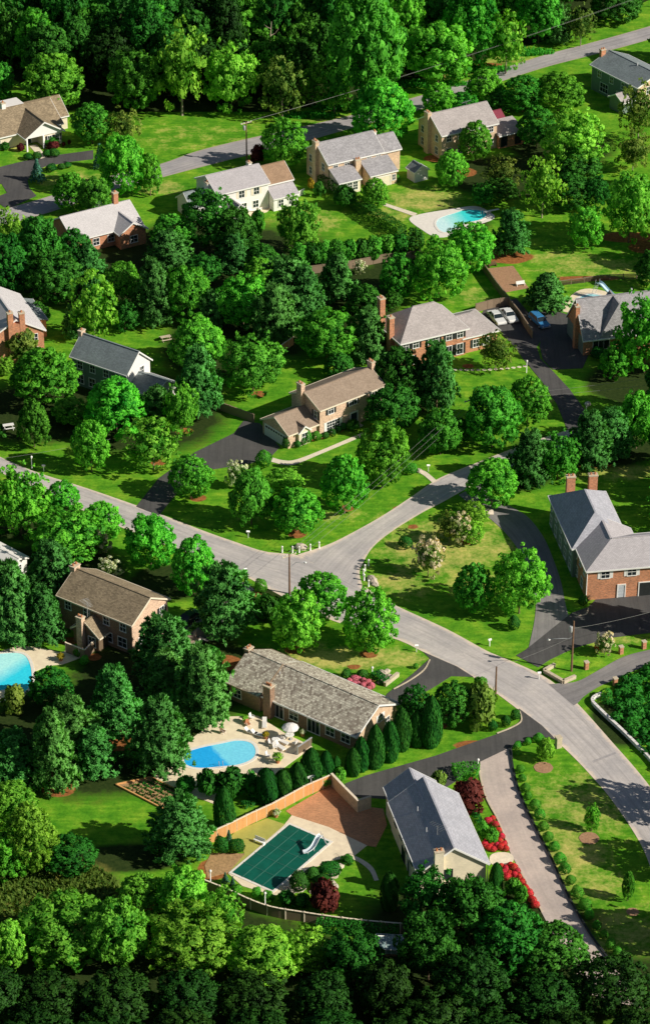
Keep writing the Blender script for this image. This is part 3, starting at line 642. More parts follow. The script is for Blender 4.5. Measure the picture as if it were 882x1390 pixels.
# ------------------------------------------------------------------ houses
class House:
    def __init__(s, name, label, A, B, z, w, cat='house', L=None):
        a, b = G(*A, z), G(*B, z); d = b - a
        s.th = math.atan2(d.y, d.x); s.L = L or d.length; s.w = w
        s.e = empty(name, (a.x, a.y, 0), s.th, label, cat)
        s.R = Matrix.Rotation(-s.th, 3, 'Z'); s.O = Vector((a.x, a.y, 0))
        s.wallz = 0
    def loc(s, px, py, z=0.0): return s.R @ (G(px, py, z) - s.O)
    def on_y(s, k, px, py):
        c = s.R @ (CAM - s.O); d = s.R @ ray(px, py); t = (k - c.y) / d.y; p = c + d * t; return p.x, p.z
    def on_x(s, k, px, py):
        c = s.R @ (CAM - s.O); d = s.R @ ray(px, py); t = (k - c.x) / d.x; p = c + d * t; return p.y, p.z
    def ridge_h(s, x, y, py):
        q = s.R.transposed() @ Vector((x, y, 0)) + s.O; return hsolve(q.x, q.y, py)
    def gable(s, x0, x1, y0, y1, ze, zr, wall, roof, axis='x', ov=.35, hip=(0, 0), z0=-.3, trim='white', og=.22, walls=True):
        sw = (lambda a, b, z: (a, b, z)) if axis == 'x' else (lambda a, b, z: (b, a, z))
        a0, a1, b0, b1 = (x0, x1, y0, y1) if axis == 'x' else (y0, y1, x0, x1)
        m = (b0 + b1) / 2; sl_ = (zr - ze) / ((b1 - b0) / 2); zl = ze - ov * sl_
        e0 = a0 - (ov if hip[0] else og); e1 = a1 + (ov if hip[1] else og)
        r0 = a0 + hip[0] if hip[0] else e0; r1 = a1 - hip[1] if hip[1] else e1
        if walls:
            mb = MB()
            mb.face([sw(a0, b0, z0), sw(a1, b0, z0), sw(a1, b0, ze), sw(a0, b0, ze)])
            mb.face([sw(a1, b1, z0), sw(a0, b1, z0), sw(a0, b1, ze), sw(a1, b1, ze)])
            for a, hp in ((a0, hip[0]), (a1, hip[1])):
                mb.face([sw(a, b0, z0), sw(a, b1, z0), sw(a, b1, ze)] + ([] if hp else [sw(a, m, zr)]) + [sw(a, b0, ze)])
            mb.build('wall', M[wall], s.e)
        up = .17; dn = .02
        mb = MB()
        def slab(pts):
            mb.face([sw(p[0], p[1], p[2] + up) for p in pts]); mb.face([sw(p[0], p[1], p[2] + dn) for p in reversed(pts)])
        slab([(e0, b0 - ov, zl), (e1, b0 - ov, zl), (r1, m, zr), (r0, m, zr)])
        slab([(e1, b1 + ov, zl), (e0, b1 + ov, zl), (r0, m, zr), (r1, m, zr)])
        if hip[0]: slab([(e0, b1 + ov, zl), (e0, b0 - ov, zl), (r0, m, zr)])
        if hip[1]: slab([(e1, b0 - ov, zl), (e1, b1 + ov, zl), (r1, m, zr)])
        ro = mb.build('roof', M[roof], s.e)
        # ridge cap
        rc = MB(); rc.boxf(lambda a, d, z: sw(a, m + d, z), r0, r1, -.13, .13, zr + up - .05, zr + up + .035); rc.build('ridge_cap', M[roof], ro)
        if trim:
            fb = MB()
            for b, sgn in ((b0 - ov, -1), (b1 + ov, 1)):
                fb.boxf(lambda a, d, z: sw(a, b + sgn * d, z), e0, e1, 0.004, .09, zl + dn - .06, zl + up + .012)
            for e, hp, sgn in ((e0, hip[0], -1), (e1, hip[1], 1)):
                if hp:
                    fb.boxf(lambda a, d, z: sw(e + sgn * d, a, z), b0 - ov, b1 + ov, .004, .09, zl + dn - .06, zl + up + .012)
                else:
                    for bb in (b0 - ov, b1 + ov):
                        q = [(e + sgn * .004, bb, zl), (e + sgn * .06, bb, zl), (e + sgn * .06, m, zr), (e + sgn * .004, m, zr)]
                        fb.hexa([sw(p[0], p[1], p[2] - .10) for p in q], [sw(p[0], p[1], p[2] + up + .012) for p in q])
            fb.build('fascia', M[trim], ro)
        return ro
    def lean(s, x0, x1, y0, y1, zhi, zlo, hi, wall, roof, z0=-.3, ov=.3, trim='white'):
        """lean-to: its roof falls away from side hi ('x0','x1','y0','y1')"""
        if hi[0] == 'y': sw = lambda a, b, z: (a, b, z); a0, a1 = x0, x1; bh, bl = (y0, y1) if hi == 'y0' else (y1, y0)
        else: sw = lambda a, b, z: (b, a, z); a0, a1 = y0, y1; bh, bl = (x0, x1) if hi == 'x0' else (x1, x0)
        sg = 1 if bl > bh else -1
        mb = MB()
        mb.face([sw(a0, bl, z0), sw(a1, bl, z0), sw(a1, bl, zlo), sw(a0, bl, zlo)])
        for a in (a0, a1): mb.face([sw(a, bh, z0), sw(a, bl, z0), sw(a, bl, zlo), sw(a, bh, zhi)])
        mb.build('wall', M[wall], s.e)
        k = (zhi - zlo) / abs(bl - bh); be = bl + sg * ov; zl = zlo - ov * k
        rb = MB(); q = [(a0 - .2, be, zl), (a1 + .2, be, zl), (a1 + .2, bh, zhi), (a0 - .2, bh, zhi)]
        rb.hexa([sw(p[0], p[1], p[2] + .02) for p in q], [sw(p[0], p[1], p[2] + .15) for p in q])
        ro = rb.build('roof', M[roof], s.e)
        fb = MB(); fb.boxf(lambda a, d, z: sw(a, be + sg * d, z), a0 - .2, a1 + .2, .004, .08, zl - .05, zl + .16); fb.build('fascia', M[trim], ro)
    def wpt(s, wall):
        ax, k, sg = wall
        return (lambda a, d, z: (a, k + sg * d, z)) if ax == 'y' else (lambda a, d, z: (k + sg * d, a, z))
    def at(s, wall, px, py): return s.on_y(wall[1], px, py) if wall[0] == 'y' else s.on_x(wall[1], px, py)
    def win(s, wall, a, z, w=1.0, h=1.4, shut=None, cols=2, rows=2, frame='white'):
        pt = s.wpt(wall); mb = MB(); f = .09
        mb.boxf(pt, a - w / 2 - f, a - w / 2, .004, .08, z - h / 2 - f, z + h / 2 + f); mb.boxf(pt, a + w / 2, a + w / 2 + f, .004, .08, z - h / 2 - f, z + h / 2 + f)
        mb.boxf(pt, a - w / 2, a + w / 2, .004, .08, z + h / 2, z + h / 2 + f); mb.boxf(pt, a - w / 2 - f - .05, a + w / 2 + f + .05, .005, .13, z - h / 2 - f, z - h / 2)
        for i in range(1, cols): x = a - w / 2 + w * i / cols; mb.boxf(pt, x - .025, x + .025, .03, .06, z - h / 2, z + h / 2)
        for i in range(1, rows): y = z - h / 2 + h * i / rows; mb.boxf(pt, a - w / 2, a + w / 2, .032, .062, y - .03, y + .03)
        o = mb.build('window', M[frame], s.e)
        p = MB(); p.boxf(pt, a - w / 2, a + w / 2, .003, .03, z - h / 2, z + h / 2); p.build('pane', M['pane'], o)
        if shut:
            for sg in (-1, 1):
                b = MB(); x = a + sg * (w / 2 + f + .24)
                b.boxf(pt, x - .21, x + .21, .004, .05, z - h / 2 - .05, z + h / 2 + .05); b.build('shutter', M[shut], o)
        return o
    def winpx(s, wall, px, py, **k):
        a, z = s.at(wall, px, py); return s.win(wall, a, z, **k)
    def door(s, wall, a, w=1.0, h=2.1, z=.1, mat='door_red', surround='white'):
        pt = s.wpt(wall); mb = MB()
        mb.boxf(pt, a - w / 2 - .15, a - w / 2, .004, .12, z, z + h + .2); mb.boxf(pt, a + w / 2, a + w / 2 + .15, .004, .12, z, z + h + .2)
        mb.boxf(pt, a - w / 2, a + w / 2, .004, .12, z + h, z + h + .2)
        o = MB(); o.boxf(pt, a - w / 2, a + w / 2, .003, .05, z, z + h); d = o.build('door', M[mat], s.e)
        mb.build('door_frame', M[surround], d)
        k = MB(); k.boxf(pt, a + w * .36, a + w * .42, .05, .11, z + .95, z + 1.05); k.build('handle', M['metal'], d)
    def garage_door(s, wall, a, w=4.8, h=2.1, z=0.0, mat='sid_white', lights=True):
        pt = s.wpt(wall); mb = MB(); mb.boxf(pt, a - w / 2, a + w / 2, .003, .05, z, z + h); d = mb.build('garage_door', M[mat], s.e)
        fr = MB()
        fr.boxf(pt, a - w / 2 - .15, a - w / 2, .004, .1, z, z + h + .15); fr.boxf(pt, a + w / 2, a + w / 2 + .15, .004, .1, z, z + h + .15); fr.boxf(pt, a - w / 2, a + w / 2, .004, .1, z + h, z + h + .15)
        fr.build('door_frame', M['white'], d)
        if lights:
            l = MB()
            for i in range(8): x = a - w / 2 + w * (i + .5) / 8; l.boxf(pt, x - w / 22, x + w / 22, .05, .06, z + h * .78, z + h * .93)
            l.build('door_window', M['pane'], d)
    def chimney(s, x, y, w, d, z0, z1, mat, pots=1, cap='stone'):
        mb = MB(); mb.box(x - w / 2, x + w / 2, y - d / 2, y + d / 2, z0, z1 - .25); c = mb.build('chimney', M[mat], s.e)
        k = MB(); k.box(x - w / 2 - .08, x + w / 2 + .08, y - d / 2 - .08, y + d / 2 + .08, z1 - .25, z1 - .08); k.build('chimney_cap', M[cap], c)
        for i in range(pots):
            p = MB(); xx = x + (i - (pots - 1) / 2) * w * .5 / max(1, pots - 1) if pots > 1 and w >= d else x
            yy = y + (i - (pots - 1) / 2) * d * .5 / max(1, pots - 1) if pots > 1 and d > w else y
            p.lathe([(.16, z1 - .08), (.14, z1 + .25), (.10, z1 + .25), (.10, z1)], 10, (xx, yy, 0)); p.build('chimney_pot', M['orange'], c)
    def vent(s, x, y, z, r=.06, h=.5):
        p = MB(); p.tube([(x, y, z - .3), (x, y, z + h)], r, 8); p.build('roof_vent', M['metal'], s.e)
    def downpipe(s, x, y, z0, z1, mat='white'):
        p = MB(); p.tube([(x, y, z0), (x, y, z1)], .05, 6); p.build('downpipe', M[mat], s.e)
    def aerial(s, x, y, z, h=2.0, ang=0.3):
        m = MB(); m.tube([(x, y, z), (x, y, z + h)], .03, 6); a = m.build('aerial', M['wire'], s.e)
        e = MB(); ca, sa = math.cos(ang), math.sin(ang); e.tube([(x - ca * 1.2, y - sa * 1.2, z + h), (x + ca * 1.2, y + sa * 1.2, z + h)], .022, 5)
        for i in range(7):
            t = -1.1 + i * .36; l = .75 - .06 * i; cx, cy = x + ca * t, y + sa * t
            e.tube([(cx + sa * l, cy - ca * l, z + h), (cx - sa * l, cy + ca * l, z + h)], .016, 5)
        e.build('aerial_arms', M['metal'], a)
    def steps(s, x0, x1, y0, y1, z, mat='path'):
        b = MB(); b.box(x0, x1, y0, y1, -.1, z); b.build('doorstep', M[mat], s.e)

# --- the house at the bottom, long roof half in shade
h = House('pale_brick_house', 'pale brick house with long blue-grey slate roof beside the azalea beds', (662.5, 1169.7), (621, 1077), 4.4, 9.1)
zr = h.ridge_h(0, 4.55, 1154.5) + .5
h.gable(0, h.L, .3, 8.8, 4.4, zr, 'brick_pale', 'roof_blue', og=.3, ov=.4)
h.gable(h.L - 3.5, h.L + 3.4, 2.4, 8.65, 4.36, zr - .75, 'brick_pale', 'roof_blue')
W = ('x', 0, -1)
h.winpx(W, 608, 1186, w=1.0, h=1.25, frame='dark')
h.win(W, 1.6, 1.2, w=.9, h=1.2)
a, z = h.on_x(0, 594, 1175)
h.chimney(-.32, a, .7, 1.15, -.3, h.ridge_h(-.32, a, 1153.5), 'brick_pale', 2)
Wl = ('y', 8.8, 1)
for x in (1.6, 4.2, 6.8, 9.6, 12.4): h.win(Wl, x, 3.2, w=1.0, h=1.3, frame='dark')
for x in (2.4, 8.2): h.win(Wl, x, .95, w=1.5, h=1.6, frame='dark')
h.door(Wl, 5.4, mat='dark')
Wr = ('y', .3, -1)
for x in (3.2, 6.2, 12.6): h.win(Wr, x, 2.2, w=1.3, h=1.5)
h.door(Wr, 1.3, z=.1)
h.aerial(3.6, 5.7, zr - .5, 1.4, .5)
h.downpipe(-.1, .1, 0, 4.3, 'greytrim')
h.downpipe(-.1, 8.9, 0, 4.3, 'greytrim')
for x in (5.5, 10): h.vent(x, 6.6, zr - 1.1)
# --- shake-roofed rancher
h = House('ranch_house', 'long low ranch house under a weathered cedar shake roof', (482, 998), (312, 924), 2.9, -9.7)
zr = h.ridge_h(0, -4.85, 957)
h.gable(0, h.L - 5.2, -9.4, -.3, 2.9, zr, 'brick_tan', 'roof_shake', ov=.5, og=.35)
h.gable(h.L - 5.3, h.L, -9.2, .15, 2.97, zr + .22, 'brick_tan', 'roof_shake', ov=.5, og=.35, trim='wood_old')
mb = MB(); mb.boxf(h.wpt(('y', -.3, 1)), .05, h.L - 5.3, .006, .04, -.2, 2.85); mb.build('front_shade_panel', M['brick_br'], h.e)  # darker brick panel: shade of this side put into the colour
mb = MB(); mb.boxf(h.wpt(('y', .15, 1)), h.L - 5.25, h.L - .05, .006, .04, -.2, 2.9); mb.build('front_shade_panel', M['brick_br'], h.e)  # same panel on the left block, shade in its colour
W = ('x', 0, -1)
a, z = h.on_x(0, 516, 974); h.win(W, a, z, w=.8, h=1.1, frame='white', shut='white')
h.win(W, -7.2, 1.3, w=.9, h=1.2)
Wf = ('y', -.26, 1)
for x in (1.8, 4.4, 10.6): h.win(Wf, x, 1.5, w=1.4, h=1.3)
for x in (7.2, 13.4): 
    h.win(Wf, x, 1.15, w=2.0, h=2.0, cols=3, rows=1)
h.win(('y', .19, 1), h.L - 1.5, 1.5, w=1.2, h=1.3)
a, z = h.on_y(.1, 366, 955)
h.chimney(a, .25, 1.25, 1.0, -.3, h.ridge_h(a, .25, 929), 'brick_br', 3)
q = h.loc(333, 893, 5.0)
h.chimney(h.L + .3, -4.6, .8, 1.1, -.3, h.ridge_h(h.L + .3, -4.6, 878), 'brick_br', 2)
v_ = h.loc(413, 925, zr - .4); mb = MB(); mb.lathe([(.35, 0), (.38, .25), (.2, .38)], 12, (v_.x, v_.y, zr - .75)); mb.build('roof_vent', M['metal'], h.e)
v_ = h.loc(380, 914, zr - .4); h.vent(v_.x, v_.y, zr - .6)
# --- brown-roofed house by the left pool
h = House('brown_roof_house', 'two-storey brick house with mottled brown roof near the turquoise left pool', (178, 848), (79, 808), 5.2, -8.5)
zr = h.ridge_h(0, -4.25, 811.5)
h.gable(0, h.L, -8.3, -.2, 5.2, zr, 'brick_pk', 'roof_brown', og=.25, trim='cream')
W = ('x', 0, -1); h.win(W, -6.9, 4.0, w=.9, h=1.3, shut='dark'); h.win(W, -6.9, 1.4, w=1.0, h=1.4); h.win(W, -2, 1.4, w=1.0, h=1.4)
mb = MB(); mb.boxf(h.wpt(('y', -.2, 1)), .05, h.L - .05, .006, .04, -.2, 5.1); mb.build('front_shade_panel', M['brick_br'], h.e)  # dark brick cover, painted to imitate this wall in shade
Wf = ('y', -.16, 1)
for x in (1.6, 4.6, 8.2, 11.6): h.win(Wf, x, 4.1, w=1.0, h=1.35)
for x in (1.8, 4.4): h.win(Wf, x, 1.5, w=1.5, h=1.5)
h.chimney(h.L + .3, -4.3, .9, 1.3, -.3, h.ridge_h(h.L + .3, -4.3, 766), 'brick_pk', 2)
q = h.loc(134, 865, 2.5); xw = q.x
h.gable(xw, xw + 4.6, -.25, q.y, 2.5, 4.2, 'sid_brown', 'roof_brown', axis='y', trim='cream')
a, z = h.on_y(q.y + .3, 113, 856)
h.chimney(xw + 2.9, q.y + .35, 1.0, .8, -.3, h.ridge_h(xw + 2.9, q.y + .35, 836), 'brick_pk', 2)
h.win(('y', q.y, 1), xw + 1.2, 1.3, w=1.2, h=1.5)
h.aerial(xw + 2.5, q.y - .8, 4.6, 2.3, 2.7)
h.lean(-6.0, -.2, -7.4, -2.8, 1.3, 1.1, 'x1', 'brick_pk', 'roof_tan')
# --- L-shaped brick house at the right edge
h = House('l_shaped_brick_house', 'L-shaped orange brick house with grey hipped roofs and paired chimneys', (796, 775), (752, 675), 5.2, -9)
q1 = h.loc(776, 743, 5.2); xm = q1.x; yl = q1.y; qr = h.loc(852, 734, 5.2); qb = h.loc(752, 673, 5.2)
wm = yl - qr.y; L = qb.x
zm = h.ridge_h(L - wm * .5, yl - wm / 2, 668) + .3
h.gable(xm, L, yl - wm + .2, yl - .2, 5.2, zm, 'sid_green', 'roof_blue', hip=(wm * .49, wm * .49), og=.2)
w3 = 9.0
h.gable(.25, xm + 4.0, -9.0 + .2, -.25, 5.16, zm - .9, 'sid_green', 'roof_light', hip=(4.3, 0), walls=False)
h.gable(.2, w3 - .2, -30, -.2, 5.18, zm - .85, 'brick_or', 'roof_light', axis='y', hip=(0, 4.4), z0=-.3)
mb = MB(); mb.face([(9, -.24, -.3), (xm + .3, -.24, -.3), (xm + .3, -.24, 5.15), (9, -.24, 5.15)]); mb.build('wall', M['sid_vert'], h.e)
W = ('x', .2, -1)
h.winpx(W, 821, 780, w=1.2, h=1.15, shut='white', cols=2, rows=2); h.winpx(W, 857, 776, w=1.25, h=1.2, shut='white')
h.win(W, -16.0, 4.2, w=1.25, h=1.2, shut='white')
a, z = h.at(W, 842, 808); h.door(W, a, w=1.0, h=2.05, mat='door_white')
a, z = h.at(W, 878, 805); h.garage_door(W, a - 1.2, w=5.0, h=2.3, z=0, mat='dark', lights=False)
Wl = ('y', -.2, 1)
for x in (2.0, 4.6, 7.0): h.win(Wl, x, 4.0, w=.9, h=1.4); 
for x in (3.2, 6.4): h.win(Wl, x, 1.3, w=1.1, h=1.5)
Wm = ('y', yl - .2, 1)
for k_ in range(5): x = xm + 1.6 + k_ * (L - xm - 2.4) / 4; h.win(Wm, x, 4.0, w=1.0, h=1.4); h.win(Wm, x, 1.4, w=1.1, h=1.6)
for (px, py_) in ((773, 645), (803, 643)):
    yy, zz = h.on_x(L + .4, px, 672); h.chimney(L + .42, yy, .8, 1.3, -.3, h.ridge_h(L + .42, yy, py_), 'brick_or', 2)
h.downpipe(.05, -.1, 0, 5.1)
# --- tan-roofed house with garage wing
h = House('tan_roof_house', 'pink brick house with tan roof and low double garage wing', (435, 557), (497, 533), 5.2, 6.8)
zr = h.ridge_h(0, 3.6, 533.5); L = 13.2
h.gable(0, L, .2, 7.4, 5.2, zr, 'brick_pk', 'roof_tan', trim='cream')
Wf = ('y', .2, -1)
h.winpx(Wf, 449, 556, w=1.0, h=1.4, shut='dark'); h.winpx(Wf, 478.5, 544, w=1.5, h=1.4, shut='dark', cols=3); h.win(Wf, 11.2, 4.1, w=1.0, h=1.4, shut='dark')
a, z = h.at(Wf, 452, 578); h.win(Wf, a, 1.45, w=2.6, h=1.9, cols=5, rows=4, shut='white')
a, z = h.at(Wf, 480, 563); h.door(Wf, a, w=1.3, h=2.2, surround='white'); h.steps(a - 1, a + 1, -1.0, .2, .18)
h.win(Wf, 11.2, 1.4, w=1.2, h=1.6, shut='dark')
Wg = ('x', 0, -1); h.win(Wg, 1.2, 3.9, w=.8, h=1.3, shut='dark')
h.chimney(-.35, 4.6, .75, 1.2, -.3, h.ridge_h(-.35, 4.6, 519), 'brick_pk', 2)
h.chimney(L + .3, 3.8, .7, 1.2, -.3, h.ridge_h(L + .3, 3.8, 489), 'brick_pk', 2)
qg = h.loc(391, 590, 2.6); qh = h.loc(354, 570, 2.6)
zg = h.ridge_h(qg.x, (qg.y + qh.y) / 2, 566.5)
h.gable(qg.x, -.05, qg.y, qh.y, 2.6, zg, 'brick_pk', 'roof_tan', trim='cream')
h.garage_door(('x', qg.x, -1), (qg.y + qh.y) / 2, w=(qh.y - qg.y) * .78, h=2.0)
qd = h.loc(412, 588, 2.0)
h.gable(qd.x - 1.1, qd.x + 1.1, qg.y - .55, qg.y + 2, 2.45, 3.35, 'sid_cream', 'roof_tan', axis='y', ov=.15)
h.win(('y', qg.y - .55, -1), qd.x, 1.5, w=1.0, h=1.3)
# --- hip-roofed brick house
h = House('hip_roof_house', 'orange brick house with grey hip roof and two tall chimneys at its left end', (544, 465), (634, 444), 5.2, 9)
L = h.L
zr = h.ridge_h(4.2, 4.7, 418)
h.gable(.2, L - .2, .2, 9.2, 5.2, zr, 'brick_or', 'roof_pink', hip=(4.4, 3.6), ov=.45)
qe = h.loc(678, 451, 3.0)
zw = h.ridge_h(L + 1, 4.6, 424)
h.gable(L - .6, qe.x, .55, 8.6, 3.1, 5.0, 'brick_or', 'roof_pink', hip=(0, 3.2), ov=.4)
Wf = ('y', .2, -1)
for px, py_ in ((549, 469), (564, 466), (588, 461), (609, 455), (624, 451)):
    a, z = h.at(Wf, px, py_); h.win(Wf, min(max(a, 1.0), L - 1.2), 4.15, w=1.0 if px != 588 else 1.9, h=1.35, shut='dark', cols=2 if px != 588 else 3)
for px in (609, 624): 
    a, z = h.at(Wf, px, 451 if px > 610 else 455); h.win(Wf, min(a, L - 1.2), 1.35, w=1.1, h=1.9, shut='dark')
h.win(Wf, 2.0, 1.35, w=1.0, h=1.6, shut='dark'); h.door(Wf, 5.8)
for x in (L + 2.0, L + 4.0): h.win(('y', .55, -1), x, 1.5, w=1.0, h=1.4, shut='dark')
yy, zz = h.on_x(-.3, 529, 440); h.chimney(-.3, 6.6, .95, 1.2, -.3, h.ridge_h(-.3, 6.6, 403), 'brick_or', 2)
h.chimney(-.3, 3.2, .9, 1.1, -.3, h.ridge_h(-.3, 3.2, 429), 'brick_or', 1)
for x, y in ((4.5, 3.0), (7.5, 3.4), (9.2, 2.2)): h.vent(x, y, 6.4, .05, .4)
# --- dark-roofed house with a white gable
h = House('white_gable_house', 'house with dark slate roof, white gable end and low shed wing', (171, 508), (97, 483), 5.2, -7)
q = h.loc(214, 490, 5.2); w_ = q.y
zr = h.ridge_h(0, w_ / 2, 477.5)
h.gable(0, h.L, w_ + .2, -.2, 5.2, zr, 'sid_white', 'roof_dark', og=.3)
Wf = ('y', -.2, 1); 
mb = MB(); mb.boxf(h.wpt(Wf), .1, h.L - .1, .006, .05, -.2, 5.0); mb.build('front_shade_panel', M['sid_green'], h.e)  # grey-green cover over white siding: shade of the unlit front painted in
Wf = ('y', -.14, 1)
for x in (1.6, 4.2, 7.0, 9.6): h.win(Wf, x, 4.0, w=1.0, h=1.4)
for x in (1.6, 7.2, 9.6): h.win(Wf, x, 1.4, w=1.2, h=1.5)
h.door(Wf, 4.4, w=1.3, h=2.2, surround='white')
h.chimney(h.L + .3, w_ / 2, .7, 1.1, -.3, h.ridge_h(h.L + .3, w_ / 2, 447), 'brick_pk', 1)
qa = h.loc(178, 517, 2.7); qb2 = h.loc(236, 511, 2.7)
h.gable(-5.4, -.05, -6.2, -.5, 2.6, 4.1, 'sid_white', 'roof_dark')
h.win(('x', 0, -1), -4.2, 4.2, w=.9, h=1.3)
# --- brick house cut by the left edge
h = House('left_brick_house', 'orange brick house cut by left edge with twin chimneys on its gable', (61, 447), (24, 396), 5.2, 9.6)
zr = h.ridge_h(0, 4.9, 434)
h.gable(0, h.L - 1, .2, 9.6, 5.2, zr, 'brick_or', 'roof_pale', og=.25)
for yy, pots in ((3.9, 1), (5.9, 1)): h.chimney(-.2, yy, .8, .9, -.3, h.ridge_h(-.2, yy, 423), 'brick_or', pots)
mb = MB(); mb.box(-.55, 0.1, 3.5, 6.3, -.3, zr - .6); mb.build('chimney_breast', M['brick_or'], h.e)
h.chimney(h.L - .8, 4.9, .9, 1.2, zr - 1, h.ridge_h(h.L - .8, 4.9, 383), 'brick_or', 2)
W = ('x', 0, -1)
for y in (1.8, 8.8): h.win(W, y, 4.0, w=1.0, h=1.4); h.win(W, y, 1.4, w=1.0, h=1.5)
h.lean(7.0, h.L, -2.4, .15, 3.9, 3.2, 'y1', 'brick_or', 'roof_dark')
# --- white two-storey house
h = House('white_house', 'white two-storey house with grey roof and lower brown-roofed wing', (297, 264), (365, 248), 5.2, 8.4)
zr = h.ridge_h(0, 4.3, 239)
L = h.L
h.gable(-.2, L, .2, 8.4, 5.2, zr, 'sid_white', 'roof_light')
Wf = ('y', .2, -1)
for px, py_ in ((328, 260), (348, 255)): 
    a, z = h.at(Wf, px, py_); h.win(Wf, a, 4.1, w=1.1, h=1.35, shut='cream')
for px, py_ in ((331, 276), (347, 270)): 
    a, z = h.at(Wf, px, py_); h.win(Wf, a, 1.5, w=1.1, h=1.35)
h.gable(L - .1, L + 5.4, .9, 7.6, 4.5, 6.6, 'sid_white', 'roof_rust')
h.lean(L + .1, L + 5.2, -1.6, .95, 4.0, 2.6, 'y1', 'sid_white', 'roof_light')
h.win(('y', .9, -1), L + 2.0, 4.0 , w=.8, h=.7)
h.win(('y', -1.6, -1), L + 1.6, 1.4, w=1.0, h=1.3); h.win(('y', -1.6, -1), L + 3.8, 1.4, w=1.0, h=1.3)
h.gable(1.0, 4.0, -3.2, .25, 2.5, 3.7, 'sid_white', 'roof_grey', axis='y')
h.door(('y', -3.2, -1), 2.5, mat='door_white')
h.gable(-4.6, -.25, 2.0, 7.6, 2.7, 4.6, 'sid_white', 'roof_dark')
h.chimney(-.55, 3.4, .7, 1.3, -.3, h.ridge_h(-.55, 3.4, 246), 'white', 1)
h.chimney(L - 1.2, 5.4, .7, .9, zr - 1, h.ridge_h(L - 1.2, 5.4, 219), 'white', 1)
# --- brick house with two front wings
h = House('winged_brick_house', 'tan brick house with grey roofs and two low front wings', (446, 223), (520, 206), 5.2, 8.7)
zr = h.ridge_h(0, 4.35, 195); L = h.L
h.gable(0, L, .2, 8.5, 5.2, zr, 'brick_tan', 'roof_grey')
h.gable(L - .1, L + 4.6, 1.6, 7.6, 4.4, 6.4, 'brick_tan', 'roof_grey')
h.lean(.3, 4.9, -3.4, .15, 4.0, 2.6, 'y1', 'sid_cream', 'roof_grey')
for x in (1.4, 2.6, 3.8): h.win(('y', -3.4, -1), x, 1.4, w=.9, h=1.6, cols=2, rows=3)
h.lean(6.9, 12.6, -3.6, .15, 4.3, 2.7, 'y1', 'brick_tan', 'roof_grey')
h.garage_door(('y', -3.6, -1), 9.4, w=3.6, h=2.0, mat='sid_cream', lights=False)
h.win(('y', -3.6, -1), 12.0, 1.4, w=.6, h=1.1)
Wf = ('y', .2, -1)
for x in (1.6, 4.0, 8.8, 10.8): h.win(Wf, x, 4.55, w=.9, h=.9)
a = 5.9; h.chimney(a, -.45, 1.1, .9, -.3, h.ridge_h(a, -.45, 215), 'brick_tan', 2)
h.chimney(-.35, 4.4, .75, 1.3, -.3, h.ridge_h(-.35, 4.4, 190), 'brick_tan', 2)
W = ('x', 0, -1)
h.win(W, 6.8, 3.9, w=.9, h=1.3); h.win(W, 6.8, 1.4, w=.9, h=1.3); h.win(W, 2.0, 3.9, w=.9, h=1.3)
h.chimney(L + 1.0, 5.0, .5, .5, 5.6, 7.4, 'white', 1)
# --- brick house behind with the red awning
h = House('red_awning_house', 'brick house with pinkish grey roof and dark red awning behind it', (600, 184), (675, 167), 5.2, 9)
zr = h.ridge_h(0, 4.6, 155); L = h.L
h.gable(0, L, .2, 8.9, 5.2, zr, 'brick_tan', 'roof_pink')
h.chimney(-.4, 4.8, .8, 1.4, -.3, h.ridge_h(-.4, 4.8, 151), 'brick_tan', 2)
W = ('x', 0, -1)
for y in (2.0, 7.2): h.win(W, y, 3.9, w=.9, h=1.3); h.win(W, y, 1.4, w=.9, h=1.4)
Wf = ('y', .2, -1)
for x in (1.6, 4.2, 8.4, 11): h.win(Wf, x, 4.2, w=1.0, h=1.2); h.win(Wf, x, 1.4, w=1.1, h=1.4)
h.lean(L + .05, L + 5.8, -.6, 4.2, 3.8, 2.7, 'y1', 'brick_or', 'roof_pink')
h.gable(L + .4, L + 4.8, 4.25, 9.4, 2.8, 4.4, 'brick_or', 'red_awning', trim=None)
for x in (L + 1.2, L + 4.4): h.win(('y', -.6, -1), x, 1.3, w=1.3, h=1.9, frame='dark')
h.aerial(8, 4.5, zr, 1.0, .2)
# --- house at the top right corner
h = House('corner_house', 'tan brick house with shade-toned front and dark blue roof in the top right corner', (864, 119), (802, 88), 5.2, -9.4)
zr = h.ridge_h(0, -4.7, 102)
h.gable(0, h.L, -9.2, -.2, 5.2, zr + .3, 'brick_tan', 'roof_dark', og=.3)
mb = MB(); mb.boxf(h.wpt(('y', -.2, 1)), .1, h.L - .1, .006, .05, -.2, 5.0); mb.build('front_shade_panel', M['sid_green'], h.e)  # green cover over tan brick, wall shade put into its colour
Wf = ('y', -.14, 1)
for x in (4.4, 8.0, 11.8): h.win(Wf, x, 4.0, w=1.0, h=1.3)
h.win(Wf, 10.2, 1.6, w=2.4, h=1.8, cols=3); h.win(Wf, 5.6, 1.5, w=1.2, h=1.6)
h.gable(.6, 4.6, -.1, 3.0, 2.5, 3.6, 'sid_green', 'roof_pink', axis='y')
h.chimney(h.L + .3, -3.0, .7, 1.1, -.3, h.ridge_h(h.L + .3, -3.0, 66), 'brick_or', 2)
h.vent(5.4, -4.4, zr, .12, 1.0)
W = ('x', 0, -1); h.win(W, -3, 4, w=1, h=1.4); h.win(W, -6.5, 4, w=1, h=1.4)
